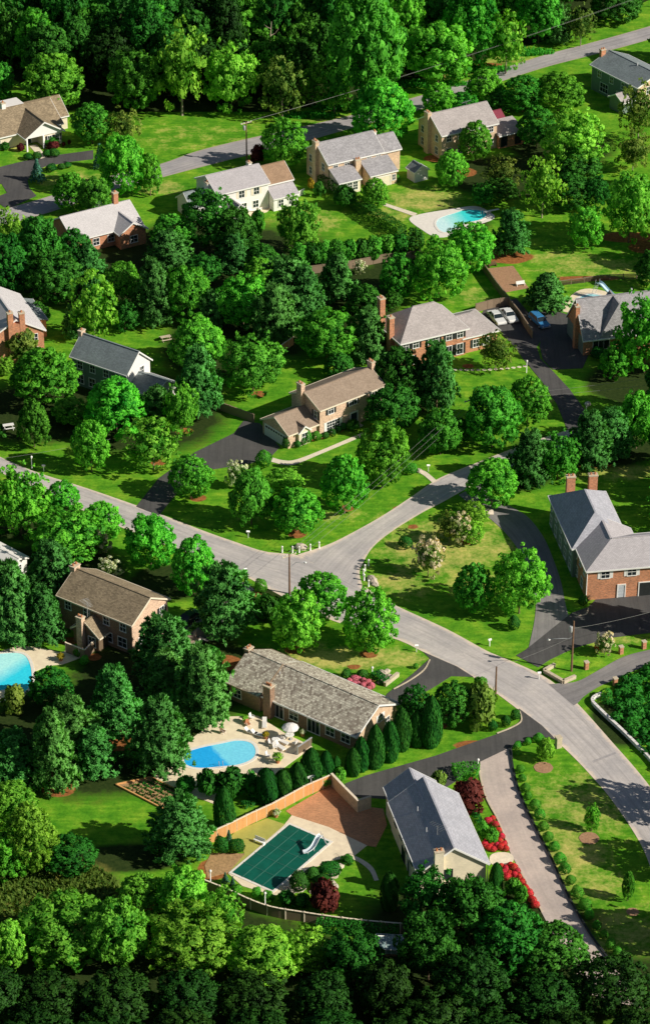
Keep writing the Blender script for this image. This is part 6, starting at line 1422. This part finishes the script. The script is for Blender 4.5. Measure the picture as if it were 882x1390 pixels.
for px, py, l in ((795, 908, 'round-topped terracotta pillar beside the lane mouth'), (842, 887, 'small brick pillar along the lane, left of a pair'), (873, 880, 'small brick pillar along the lane near right edge'), (834, 930, 'terracotta pillar on the lower side of the lane')):
    brick_pillar(px, py, l, 'brick_or', 1.15, .55)
brick_pillar(757, 1014, 'pale stone pillar at the corner of the hedged lawn', 'stone', 1.6, .75)
def rock(px, py, s, label, cat='rock'):
    g = G(px, py); rng = random.Random(int(px * 7 + py)); mb = MB(); n = 9
    prof = [(.0, 1.0), (.55, .85), (.95, .45), (1.0, .1), (.9, -.2)]
    base = len(mb.v)
    for r_, z_ in prof[1:]:
        for j in range(n):
            t = 2 * math.pi * j / n; k = rng.uniform(.8, 1.15); mb.v.append((r_ * s * k * math.cos(t) * 1.4, r_ * s * k * math.sin(t), max(z_, -.1) * s * rng.uniform(.8, 1.1)))
    top = len(mb.v); mb.v.append((0, 0, s * .9))
    for j in range(n): mb.f.append([j, (j + 1) % n, top]); mb.sm.append(False)
    for k in range(len(prof) - 2):
        for j in range(n): mb.f.append([k * n + j, (k + 1) * n + j, (k + 1) * n + (j + 1) % n, k * n + (j + 1) % n]); mb.sm.append(False)
    o = mb.build('garden_rock', M['rock'], None, g); o.rotation_euler = (0, 0, rng.uniform(0, 3)); tag(o, label, cat)
rock(505, 788, .75, 'pale boulder behind the white posts on the rounded corner')
rock(509, 794, .45, 'small pale rock right of the boulder on the rounded corner')
rock(408, 744, .8, 'reddish boulder behind the white posts above the junction')
rock(661, 697, .8, 'low boulder at the upper tip of the triangular lawn')
rock(569, 640, .5, 'small rock beside the short stone path')
rock(797, 549, .5, 'pale rock beside the shaded driveway mouth')
for i, (px, py, s) in enumerate([(386, 1206, .5), (396, 1211, .45), (404, 1209, .55), (412, 1206, .4), (452, 1190, .5), (457, 1184, .45), (460, 1177, .5), (450, 1198, .4), (455, 1204, .45), (424, 1210, .4)]):
    rock(px, py, s, 'pale border rock among the shrubs below the covered pool, %s from left' % ORD[sorted([386, 396, 404, 412, 452, 457, 460, 450, 455, 424]).index(px)])
for i, (px, py, s) in enumerate([(519, 914, .55), (525, 912, .45), (522, 921, .5), (529, 919, .45), (516, 926, .4)]):
    rock(px, py, s, 'pale rock in the rockery beside the rancher driveway, %s from left' % ORD[sorted([519, 525, 522, 529, 516]).index(px)])
# ------------------------------------------------------------------ fences and garden walls
def fence(name, label, pts, h_, board='wood', cap='wood_cap', post_every=2.4, thick=.05, smooth=0, cat='fence', posts=True, gap=0.0):
    P = [G(*p) for p in pts]
    if smooth: P = crom(P, smooth)
    c = P[0]; r = empty(name, c, 0, label, cat); P = [p - c for p in P]
    bd = MB(); cp = MB()
    for a, b in zip(P, P[1:]):
        d = (b - a); L = d.length; d.normalize(); s_ = Vector((-d.y, d.x, 0))
        n = max(1, int(L / .2)) if gap else 1
        for i in range(n):
            p, q = a + d * (L * i / n), a + d * (L * (i + 1 - gap) / n)
            rr = [p - s_ * thick, q - s_ * thick, q + s_ * thick, p + s_ * thick]
            bd.hexa([(v.x, v.y, .03) for v in rr], [(v.x, v.y, h_) for v in rr])
        p, q = a - d * .03, b + d * .03; t2 = thick + .05
        rr = [p - s_ * t2, q - s_ * t2, q + s_ * t2, p + s_ * t2]
        cp.hexa([(v.x, v.y, h_ + .003) for v in rr], [(v.x, v.y, h_ + .07) for v in rr])
        if gap:
            for zz in (.4, h_ - .3):
                rr = [p + s_ * (thick + .002), q + s_ * (thick + .002), q + s_ * (thick + .06), p + s_ * (thick + .06)]
                cp.hexa([(v.x, v.y, zz) for v in rr], [(v.x, v.y, zz + .1) for v in rr])
    bd.build('boards', M[board], r); cp.build('rail', M[cap], r)
    if posts:
        acc = 0.0
        for a, b in zip(P, P[1:]):
            d = (b - a); L = d.length; d.normalize()
            while acc < L:
                p = a + d * acc; m = MB(); m.box(p.x - .075, p.x + .075, p.y - .075, p.y + .075, 0, h_ + .16); m.build('post', M[cap], r); acc += post_every
            acc -= L
    return r
fence('cedar_fence', 'sunlit cedar board fence between the pool terrace and the covered pool', [(281, 1147), (314, 1132), (340, 1119), (369, 1106), (415, 1081), (450, 1066)], 1.75, gap=.2, post_every=1.6)
fence('garden_wall', 'pale rendered wall running from the cedar fence corner to the bottom house', [(450, 1066), (468, 1085), (486, 1103)], 1.9, 'stone', 'wood_cap', posts=False, thick=.12, cat='wall')
fence('garden_wall', 'short pale return wall at the dark driveway end', [(487, 1102), (503, 1097)], 1.9, 'stone', 'stone', posts=False, thick=.12, cat='wall')
fence('curved_fence', 'curved board fence with pale cap along the bottom garden edge', [(277, 1207), (314, 1222), (340, 1234), (369, 1244), (410, 1251), (450, 1257), (500, 1263), (560, 1268)], 1.5, 'wood_old', 'wood_cap', smooth=4)
fence('board_fence', 'grey board fence behind the two white cars', [(645, 424), (668, 418), (690, 415)], 1.6, 'wood_old', 'wood_old')
fence('board_fence', 'grey board fence dividing the two shaded driveways', [(690, 415), (705, 434), (722, 460)], 1.5, 'wood_old', 'wood_old')
fence('board_fence', 'long shaded board fence along the bark bed', [(654, 366), (672, 392), (690, 415)], 1.6, 'wood_old', 'wood_old')
fence('board_fence', 'weathered fence below the pine row across the middle gardens', [(420, 372), (470, 366), (520, 356), (570, 350)], 1.5, 'wood_old', 'wood_old')
fence('board_fence', 'short pale fence panel among the trees above the tan-roofed house', [(381, 480), (398, 468)], 1.5, 'wood', 'wood_cap')
fence('board_fence', 'shaded board fence beside the garage wing of the tan-roofed house', [(296, 556), (318, 564), (345, 574)], 1.5, 'wood_old', 'wood_old')
fence('pool_screen', 'short grey screen fence at the right end of the oval pool terrace', [(404, 1025), (423, 1012)], 1.3, 'wood_old', 'metal', gap=.3)
fence('white_railing', 'small white railing at the right end of the white house', [(404, 268), (413, 263)], 1.0, 'white', 'white', gap=.4, post_every=1.2)
fence('rail_fence', 'low rail fence along the lawn behind the cross gable house', [(757, 388), (790, 384), (815, 380), (870, 378)], .9, 'wood_old', 'wood_old', gap=.75)
fence('timber_edging', 'dark timber edging under the clipped shrub row', [(691, 1014), (698, 1055), (709, 1088), (728, 1128), (746, 1163), (761, 1196), (775, 1226), (801, 1270), (826, 1304)], .22, 'timber', 'dark', posts=False, thick=.08, smooth=4, cat='edging')
fence('patio_screen', 'dark L-shaped privacy screen beside the left pool terrace', [(90, 886), (116, 896), (128, 884)], 1.7, 'wood_old', 'wood_cap')
fence('white_wall', 'low curved white wall holding the shrub bank at the right', [(815, 944), (803, 953), (813, 966), (845, 996), (866, 1017), (884, 1036), (900, 1060)], .55, 'white', 'canvas', posts=False, thick=.15, smooth=4, cat='wall')
fence('planter_wall', 'low pale stone planter wall in a V at the lane corner', [(752, 905), (738, 913), (764, 928), (780, 921)], .5, 'stone', 'stone', posts=False, thick=.2, cat='wall')
fence('rockery_wall', 'short pale wall beside the rancher driveway', [(522, 932), (540, 918)], .6, 'stone', 'stone', posts=False, thick=.2, cat='wall')
fence('court_wall', 'pink brick retaining wall at the parking court of the brown-roofed house', [(243, 872), (263, 876), (266, 864)], 1.1, 'brick_pk', 'stone', posts=False, thick=.15, cat='wall')
# ------------------------------------------------------------------ vegetable bed beside the oval pool
def veg_bed():
    a, b, d = G(157, 1066), G(205, 1056), G(224, 1099)
    ctr = (G(157, 1066) + G(250, 1078)) / 2
    r = empty('vegetable_bed', ctr, 0, 'dug vegetable bed with dark plant rows beside the pool terrace', 'vegetable bed')
    Q = [G(*p) - ctr for p in [(158, 1066), (205, 1056), (250, 1078), (222, 1099)]]
    m = MB(); m.hexa([(p.x, p.y, .0) for p in Q], [(p.x, p.y, .12) for p in Q]); m.build('soil', M['soil'], r)
    for a_, b_ in ((0, 1), (1, 2), (2, 3), (3, 0)):
        p, q = Q[a_], Q[b_]; t = MB(); dd = (q - p).normalized(); s_ = Vector((-dd.y, dd.x, 0)) * .1
        t.hexa([(v.x, v.y, 0) for v in (p - s_, q - s_, q + s_, p + s_)], [(v.x, v.y, .25) for v in (p - s_, q - s_, q + s_, p + s_)]); t.build('edging', M['wood'], r)
    rng = np.random.default_rng(4)
    for i in range(6):
        t = (i + .5) / 6; p = Q[0].lerp(Q[3], .12).lerp(Q[1].lerp(Q[2], .12), t); q = Q[0].lerp(Q[3], .88).lerp(Q[1].lerp(Q[2], .88), t)
        n = 90; s_ = rng.random((n, 1)); c = np.array(p) * (1 - s_) + np.array(q) * s_ + rng.normal(0, .16, (n, 3)) * np.array([.8, .8, .4]); c[:, 2] = np.abs(c[:, 2]) + .15
        me = leaf_mesh('plant_row', c, unit(rng.normal(0, 1, (n, 3))), np.tile([0, 0, 1.], (n, 1)), rng.uniform(.15, .3, n), rng.random(n) * .6, M['lf_dark'], rng)
        o = bpy.data.objects.new('plant_row', me); col.objects.link(o); o.parent = r
veg_bed()
# stepping stones of the hip-roofed house
for i in range(13):
    t = i / 12; g = G(617 + (712 - 617) * t, 502 - 5 * t + 2.5 * math.sin(t * 3)); mb = MB(); pl = [(.38 * math.cos(a) * random.Random(i).uniform(.85, 1.1), .3 * math.sin(a)) for a in np.linspace(0, 6.283, 9)[:-1]]
    mb.prism(pl, 0, .06); o = mb.build('stepping_stone', M['path'], None, g)
    tag(o, 'stepping stone in front of the hip-roofed house, %s from the left' % ORD[i], 'stepping stone', 'stepping stones to the driveway')
# ------------------------------------------------------------------ pool furniture
def umbrella(px, py, label, R=1.15):
    g = G(px, py, 2.3); g.z = 0; r = empty('patio_umbrella', g, 0, label, 'umbrella')
    m = MB(); m.tube([(0, 0, 0), (0, 0, 2.5)], .03, 8); m.build('pole', M['metal'], r)
    c = MB(); n = 10; 
    ring = [(R * math.cos(2 * math.pi * i / n), R * math.sin(2 * math.pi * i / n), 2.05) for i in range(n)]
    mid = [(R * .55 * math.cos(2 * math.pi * i / n), R * .55 * math.sin(2 * math.pi * i / n), 2.36) for i in range(n)]
    for i in range(n):
        j = (i + 1) % n; c.face([ring[i], ring[j], mid[j], mid[i]]); c.face([mid[i], mid[j], (0, 0, 2.52)])
        c.face([ring[j], ring[i], (ring[i][0], ring[i][1], 1.9), (ring[j][0], ring[j][1], 1.9)])
    c.build('canopy', M['canvas'], r)
    b = MB(); b.lathe([(.3, 0), (.3, .08), (.06, .14)], 14); b.build('base', M['greytrim'], r)
umbrella(394, 985, 'round white patio umbrella beside the ranch house')
def table(px, py, label, R=.6):
    g = G(px, py); r = empty('patio_table', g, 0, label, 'table')
    t = MB(); t.lathe([(R, .7), (R + .02, .72), (R, .74)], 20); t.build('table_top', M['white'], r)
    for k in range(4):
        a = k * math.pi / 2 + .4; l = MB(); l.tube([(R * .75 * math.cos(a), R * .75 * math.sin(a), 0), (R * .6 * math.cos(a), R * .6 * math.sin(a), .7)], .025, 6); l.build('leg', M['white'], r)
table(393, 1003, 'round white patio table under the umbrella', .62); table(374, 1009, 'round white patio table left of the umbrella', .5)
def chair(px, py, rz, label, mat='white', cush='canvas'):
    g = G(px, py); r = empty('patio_chair', g, rz, label, 'chair')
    s_ = MB(); s_.box(-.27, .27, -.27, .27, .40, .48); s_.build('seat', M[cush], r)
    b = MB(); b.hexa([(-.27, .22, .48), (.27, .22, .48), (.27, .30, .48), (-.27, .30, .48)], [(-.25, .34, 1.0), (.25, .34, 1.0), (.25, .40, 1.0), (-.25, .40, 1.0)]); b.build('backrest', M[cush], r)
    for x in (-.25, .25):
        for y in (-.25, .25): l = MB(); l.tube([(x, y, 0), (x, y, .41)], .025, 6); l.build('leg', M[mat], r)
        a = MB(); a.tube([(x * 1.1, -.25, .41), (x * 1.1, -.25, .65), (x * 1.1, .28, .67)], .022, 6); a.build('armrest', M[mat], r)
CH = [(385, 1005, 2.6, 'white patio chair left of the umbrella table'), (368, 1012, 1.2, 'white patio chair left of the smaller table'), (373, 1017, .2, 'white patio chair in front of the smaller table'), (364, 1029, 1.0, 'white patio chair nearest the palm pot'),       (400, 1012, 4.0, 'white patio chair right of the umbrella table'), (337, 986, .5, 'terracotta cushioned chair at the upper terrace edge'), (303, 996, 1.0, 'wooden bench chair at the left end of the terrace'), (342, 977, 1.0, 'grey patio chair at the back of the terrace')]
for px, py, rz, l in CH: chair(px, py, rz, l, 'white', 'orange' if 'terracotta' in l else ('timber' if 'wooden' in l else 'canvas'))
def lounger(px, py, rz, label):
    g = G(px, py); r = empty('sun_lounger', g, rz, label, 'sun lounger')
    f = MB(); f.box(-.33, .33, -.95, .5, .28, .34); f.build('frame', M['white'], r)
    m = MB(); m.box(-.3, .3, -.93, .45, .343, .42); m.build('mattress', M['canvas'], r)
    b = MB(); b.hexa([(-.3, .45, .35), (.3, .45, .35), (.3, .53, .31), (-.3, .53, .31)], [(-.3, .95, .82), (.3, .95, .82), (.3, 1.0, .76), (-.3, 1.0, .76)]); b.build('backrest', M['canvas'], r)
    for x in (-.28, .28):
        for y in (-.85, .42): l = MB(); l.tube([(x, y, 0), (x, y, .28)], .028, 6); l.build('leg', M['white'], r)
for px, py, rz, l in [(359, 985, .0, 'white sun lounger beside the ranch house wall'), (341, 996, 1.1, 'white sun lounger in front of the terracotta chair, left of a pair'), (350, 999, 1.1, 'white sun lounger in front of the terracotta chair, right of a pair'), (384, 1009, .9, 'white sun lounger among the patio chairs'), (380, 1016, .7, 'white sun lounger nearest the pool rim')]: lounger(px, py, rz, l)
def potted(px, py, label, leafm, R=.7, h_=1.3):
    g = G(px, py); r = empty('potted_plant', g, 0, label, 'potted plant')
    p = MB(); p.lathe([(.22, 0), (.32, .45), (.34, .5), (.28, .5), (.26, .42)], 14); p.build('pot', M['orange'], r)
    rng = np.random.default_rng(int(px)); n = 160; u = unit(rng.normal(0, 1, (n, 3))); u[:, 2] = abs(u[:, 2])
    me = leaf_mesh('leaves', u * R * rng.uniform(.5, 1, (n, 1)) + np.array([0, 0, .5 + .25 * h_]), u, unit(u + np.array([0, 0, .6])), rng.uniform(.14, .26, n), rng.random(n), leafm, rng, 2.4, .4)
    o = bpy.data.objects.new('leaves', me); col.objects.link(o); o.parent = r
potted(377, 1036, 'potted yellow green palm on the pool terrace', M['lf_light'], .85, 1.5)
potted(361, 1003, 'potted yellow plant between the tables on the terrace', M['lf_yellow'], .45, .8)
potted(333, 981, 'potted plant against the ranch house wall', M['lf_light'], .45, .8)
potted(411, 999, 'small white potted plant right of the umbrella', M['lf_white'], .35, .7)
potted(83, 897, 'yellow flower tub on the left pool terrace', M['lf_yellow'], .6, .8)
potted(375, 1109, 'white flower tub at the corner of the covered pool terrace', M['lf_white'], .55, .8)
def ladder(px, py, rz, label):
    g = G(px, py); r = empty('pool_ladder', (g.x, g.y, .1), rz, label, 'pool ladder')
    for x in (-.25, .25):
        m = MB(); m.tube([(x, -.35, -.03), (x, -.35, .7), (x, -.1, .9), (x, .2, .75), (x, .25, -.03)], .028, 6); m.build('rail', M['metal'], r)
ladder(300, 1041, 0.2, 'steel ladder at the near rim of the oval pool')
ladder(654, 291, 0, 'steel ladder at the far rim of the turquoise pool')
def diving(px, py, rz, label):
    g = G(px, py); r = empty('diving_board', g, rz, label, 'diving board')
    b = MB(); b.box(-.22, .22, -1.9, 1.0, .55, .61); b.build('board', M['white'], r)
    for y in (.7, -.1): l = MB(); l.box(-.18, .18, y - .06, y + .06, 0, .55); l.build('stand', M['metal'], r)
diving(664, 290, 2.0, 'white diving board at the right end of the turquoise pool')
def slide(px, py, rz, label, mat, s=1.0):
    g = G(px, py); r = empty('pool_slide', g, rz, label, 'pool slide')
    path = [Vector((0, 0, 2.0)), Vector((.15, -.5, 1.95)), Vector((.45, -1.1, 1.45)), Vector((.8, -1.8, .95)), Vector((.9, -2.6, .62)), Vector((.75, -3.3, .5))]
    P = crom([p * s for p in path], 5); mb = MB(); prof = [(-.36, .26), (-.33, .06), (-.2, 0), (.2, 0), (.33, .06), (.36, .26)]
    rings = []
    for i, p in enumerate(P):
        d = (P[min(i + 1, len(P) - 1)] - P[max(i - 1, 0)]).normalized(); sd = d.cross(Vector((0, 0, 1))).normalized(); u_ = sd.cross(d)
        rings.append([p + sd * a * s + u_ * b * s for a, b in prof])
    for a, b in zip(rings, rings[1:]):
        for k in range(len(prof) - 1): mb.face([a[k], a[k + 1], b[k + 1], b[k]], True); 
    mb.build('chute', M[mat], r)
    for x in (-.3, .3):
        l = MB(); l.tube([(x * s, .9 * s, 0), (x * s, .15 * s, 2.0 * s), (x * s, .05 * s, 2.5 * s)], .035, 6); l.build('ladder_rail', M['metal'], r)
    for k in range(6):
        t = (k + .6) / 6.5; l = MB(); l.tube([(-.3 * s, (.9 - .75 * t) * s, 2.0 * s * t), (.3 * s, (.9 - .75 * t) * s, 2.0 * s * t)], .03, 6); l.build('rung', M['metal'], r)
    for i_ in (len(P) // 2, len(P) * 4 // 5):
        p = P[i_]; l = MB(); l.tube([(p.x, p.y, 0), (p.x, p.y, p.z)], .04, 6); l.build('support', M['metal'], r)
slide(436, 1149, -1.0 - .1, 'white curved pool slide standing over the covered pool', 'slidewhite', .88)
slide(810, 403, .5, 'tall pale blue pool slide behind the cross gable house', 'slide', 1.35)
def dish(px, py, label):
    g = G(px, py); r = empty('satellite_dish', g, 0, label, 'satellite dish')
    m = MB(); m.tube([(0, 0, 0), (0, 0, 1.9)], .05, 8); m.build('mast', M['metal'], r)
    d = MB(); pts = []
    ax = Vector((-.3, .3, .9)).normalized(); a_ = ax.cross(Vector((0, 0, 1))).normalized(); b_ = ax.cross(a_)
    for k in range(5):
        rr = .62 * k / 4
        pts.append([Vector((0, 0, 2.0)) + ax * (rr * rr * .5) + (a_ * math.cos(t) + b_ * math.sin(t)) * rr for t in np.linspace(0, 6.283, 19)[:-1]])
    for A_, B_ in zip(pts, pts[1:]):
        for j in range(18): d.face([A_[j], A_[(j + 1) % 18], B_[(j + 1) % 18], B_[j]], True)
    d.build('dish', M['white'], r)
dish(422, 1073, 'white satellite dish behind the cedar fence')
def garden_bench(px, py, rz, label, mat='timber'):
    g = G(px, py); r = empty('garden_bench', g, rz, label, 'bench')
    s_ = MB(); s_.box(-.8, .8, -.2, .2, .42, .48); s_.build('seat', M[mat], r)
    b = MB(); b.box(-.8, .8, .19, .24, .5, .9); b.build('backrest', M[mat], r)
    for x in (-.7, .7):
        l = MB(); l.box(x - .05, x + .05, -.2, .24, 0, .42); l.build('leg', M[mat], r)
garden_bench(706, 388, .3, 'white bench at the front edge of the bark bed', 'white'); garden_bench(668, 362, .5, 'dark bench at the back of the bark bed')
garden_bench(352, 1145, -.6, 'white bench on the olive turf carpet', 'white')
# ------------------------------------------------------------------ parked cars
def car(px, py, ang_px, label, paint, kind='sedan', L=4.9, Wd=1.8):
    a, b = G(px, py), G(*ang_px); d = b - a; rz = math.atan2(d.y, d.x)
    r = empty('parked_car', (a + b) / 2, rz, label, 'car')
    hw = Wd / 2
    if kind == 'wagon':
        body = [(-L / 2, .35), (-L / 2, .95), (-L * .47, 1.0), (L * .2, .98), (L * .46, .82), (L / 2, .65), (L / 2, .32)]
        cab = [(-L * .47, 1.0), (-L * .42, 1.5), (L * .06, 1.5), (L * .22, .98)]
    else:
        body = [(-L / 2, .35), (-L / 2, .85), (-L * .30, .96), (L * .18, .95), (L * .46, .80), (L / 2, .62), (L / 2, .32)]
        cab = [(-L * .36, .95), (-L * .22, 1.40), (L * .04, 1.40), (L * .2, .95)]
    mb = MB()
    def loft(prof, w0, w1, zc):
        n = len(prof)
        def ring(k): return [(x, k * (w1 if z > zc else w0), z) for x, z in prof]
        A, B = ring(-1), ring(1); mb.face(A); mb.face(B[::-1])
        for i in range(n): j = (i + 1) % n; mb.face([A[i], B[i], B[j], A[j]])
    loft(body, hw, hw * .95, .6)
    o = mb.build('body', M[paint], r)
    bv = o.modifiers.new('bevel', 'BEVEL'); bv.width = .07; bv.segments = 2; bv.limit_method = 'ANGLE'
    wl = o.modifiers.new('weld', 'WELD'); wl.merge_threshold = .002
    o.modifiers.move(1, 0)
    mb = MB(); loft(cab, hw * .93, hw * .74, 1.1); g_ = mb.build('windows', M['pane'], r)
    z1 = cab[1][1]; x0, x1 = cab[1][0], cab[2][0]
    mb = MB(); mb.hexa([(x0 - .1, -hw * .75, z1 - .03), (x1 + .1, -hw * .75, z1 - .03), (x1 + .1, hw * .75, z1 - .03), (x0 - .1, hw * .75, z1 - .03)], [(x0, -hw * .7, z1 + .05), (x1, -hw * .7, z1 + .05), (x1, hw * .7, z1 + .05), (x0, hw * .7, z1 + .05)])
    mb.build('roof', M[paint], r)
    pl = MB()
    for s_ in (-1, 1):
        for (xa, za), (xb, zb) in ((cab[0], cab[1]), (cab[3], cab[2]), (((cab[0][0] + cab[3][0]) / 2, .97), ((x0 + x1) / 2, z1))):
            pl.tube([(xa, s_ * hw * .935, za), (xb, s_ * hw * .745, zb)], .04, 5)
    pl.build('window_pillar', M[paint], r)
    for x in (-L * .3, L * .31):
        for s_ in (-1, 1):
            w_ = MB(); w_.tube([(x, s_ * (hw - .2), .32), (x, s_ * (hw + .01), .32)], .32, 16); ty = w_.build('wheel', M['rubber'], r)
            c = MB(); c.tube([(x, s_ * (hw + .012), .32), (x, s_ * (hw + .03), .32)], .18, 12); c.build('hubcap', M['metal'], ty)
    for s_ in (-1, 1):
        l = MB(); l.box(L / 2 - .02, L / 2 + .02, s_ * hw * .55, s_ * hw * .85, .58, .7); l.build('headlight', M['canvas'], r)
        l = MB(); l.box(-L / 2 - .02, -L / 2 + .02, s_ * hw * .6, s_ * hw * .9, .62, .76); l.build('taillight', M['red_awning'], r)
    for x in (L / 2, -L / 2):
        bm_ = MB(); bm_.box(x - .07, x + .07, -hw * .95, hw * .95, .36, .5); bm_.build('bumper', M['metal'], r)
car(667, 428, (680, 442), 'white sedan parked by the grey fence, left of the white pair', 'carwhite')
car(683, 424, (697, 440), 'white sedan parked by the grey fence, right of the white pair', 'carwhite')
car(724, 433, (739, 446), 'blue station wagon parked in the shaded driveway', 'carblue', 'wagon')
car(263, 840, (247, 850), 'dark green sedan parked beside the brown-roofed house', 'cardark')
# small child's slide and bin, the pale garden clutter seen between houses
def bin_(px, py, label, mat):
    g = G(px, py); r = empty('garden_bin', g, 0, label, 'bin'); m = MB(); m.lathe([(.28, 0), (.34, .9)], 14); m.build('bin', M[mat], r); l = MB(); l.lathe([(.36, .9), (.34, .97), (.1, 1.02)], 14); l.build('lid', M['dark'], r)
bin_(232, 478, 'pale garden bin behind the white gable house', 'metal')
def picnic(px, py, rz, label, mat):
    g = G(px, py); r = empty('picnic_table', g, rz, label, 'picnic table')
    t = MB(); t.box(-.9, .9, -.38, .38, .72, .78); t.build('table_top', M[mat], r)
    for s_ in (-1, 1):
        b = MB(); b.box(-.9, .9, s_ * .62, s_ * .88, .42, .47); b.build('bench_seat', M[mat], r)
    for x in (-.65, .65):
        for s_ in (-1, 1): l = MB(); l.tube([(x, s_ * .75, 0), (x, s_ * .2, .72)], .05, 5); l.build('leg', M[mat], r)
        c = MB(); c.box(x - .03, x + .03, -.8, .8, .38, .43); c.build('brace', M[mat], r)
picnic(225, 462, .4, 'pale picnic table behind the white gable house', 'stone'); picnic(12, 582, .3, 'white picnic table on the lawn at the left edge', 'white'); picnic(55, 862, .8, 'terracotta picnic table at the left pool terrace', 'orange'); picnic(345, 286, .2, 'white picnic table on the patio of the white house', 'white')
# dead pale tree leaning in the woods
def dead_tree():
    g = G(368, 118); r = empty('dead_tree', g, 0, 'bare dead tree with pale broken branches at the edge of the woods', 'tree')
    t = MB(); t.tube([(0, 0, 0), (.1, 0, 5), (-.1, 0, 10), (.2, 0, 14)], [.28, .2, .14, .05], 8); t.build('trunk', M['bark_pale'], r)
    for z, dx, dz in ((10, -2.2, 1.2), (11, 1.6, 1.6), (9, -1.6, .4), (12.5, -1.2, 1.0), (8, 1.4, 1.2)):
        b = MB(); b.tube([(0, 0, z), (dx * .6, -.2, z + dz * .4), (dx, -.3, z + dz)], [.1, .06, .02], 6); b.build('branch', M['bark_pale'], r)
dead_tree()
def kerb(label, pts, h_=.14, mat='stone'):
    P = crom([G(*p) for p in pts], 5); c = P[0]; mb = MB()
    for a, b in zip(P, P[1:]):
        d = (b - a).normalized(); s_ = Vector((-d.y, d.x, 0)) * .09; rr = [a - s_ - c, b - s_ - c, b + s_ - c, a + s_ - c]
        mb.hexa([(v.x, v.y, 0) for v in rr], [(v.x, v.y, h_) for v in rr])
    o = mb.build('kerb', M[mat], None, c); tag(o, kind='structure')
kerb('', [(648, 1036), (653, 1062), (661, 1087), (676, 1115), (690, 1150)])
kerb('', [(700, 1172), (718, 1206), (735, 1238)])
kerb('', [(583, 896), (575, 910), (556, 924), (534, 936)])
kerb('', [(705, 966), (707, 979), (694, 988), (674, 996)])
kerb('', [(798, 826), (795, 834), (785, 836), (776, 833)])

# ------------------------------------------------------------------ labels that single out every plant
LM = [('the ranch house', 425, 945), ('the brown-roofed house', 150, 815), ('the pale brick house', 595, 1120), ('the L-shaped brick house', 815, 725), ('the tan-roofed house', 440, 545), ('the hip-roofed house', 590, 440),
      ('the white gable house', 160, 485), ('the left-edge brick house', 25, 425), ('the white house', 325, 255), ('the winged brick house', 490, 215), ('the red awning house', 630, 175), ('the top corner house', 845, 100),
      ('the pale-roofed house', 145, 300), ('the portico house', 40, 165), ('the cross gable house', 820, 430), ('the road junction', 440, 775), ('the oval pool', 300, 1025), ('the covered pool', 385, 1165), ('the left pool', 15, 912),
      ('the turquoise pool', 625, 300), ('the bottom edge', 300, 1300), ('the bottom edge', 650, 1300), ('the triangular lawn', 610, 750), ('the upper road', 600, 110), ('the upper road', 250, 215), ('the left road', 110, 660), ('the lane mouth', 760, 930),
      ('the vegetable bed', 200, 1078), ('the bottom meadow', 50, 1215), ('the bark bed', 688, 378), ('the side road', 640, 630), ('the shaded driveway', 750, 500), ('the left lawn', 140, 1100), ('the hedged lawn', 780, 1120), ('the right edge', 882, 620), ('the right edge', 882, 280), ('the right edge', 882, 1080), ('the left edge', 0, 1150), ('the left edge', 0, 560), ('the top edge', 250, 0), ('the top edge', 600, 0)]
def rel(px, py, lx, ly):
    dx, dy = px - lx, (py - ly) * 1.5
    if abs(dx) > abs(dy) * 1.3: return 'left of' if dx < 0 else 'right of'
    return ('behind' if dy < 0 else 'in front of')
buckets = {}
for e, look, px, py, grp in VEG:
    lm = min(LM, key=lambda l: (l[1] - px) ** 2 + ((l[2] - py) * 1.3) ** 2)
    buckets.setdefault((look, rel(px, py, lm[1], lm[2]), lm[0]), []).append((px, e, grp))
NUMW = ['', 'one', 'two', 'three', 'four', 'five', 'six', 'seven', 'eight', 'nine', 'ten', 'eleven', 'twelve', 'thirteen', 'fourteen', 'fifteen', 'sixteen', 'seventeen', 'eighteen', 'nineteen', 'twenty']
for (look, rl, lm), L_ in buckets.items():
    L_.sort(key=lambda t: t[0]); n = len(L_)
    for i, (px, e, grp) in enumerate(L_):
        if n == 1: t = '%s %s %s' % (look, rl, lm)
        elif n == 2: t = '%s %s %s, %s of a pair' % (look, rl, lm, ('left', 'right')[i])
        else: t = '%s %s %s, %s from left of %s' % (look, rl, lm, ORD[i], NUMW[n] if n < 21 else 'many')
        e['label'] = t
        if not grp and n > 1: e['group'] = '%ss %s %s' % (look, rl, lm)
        elif grp: e['group'] = grp
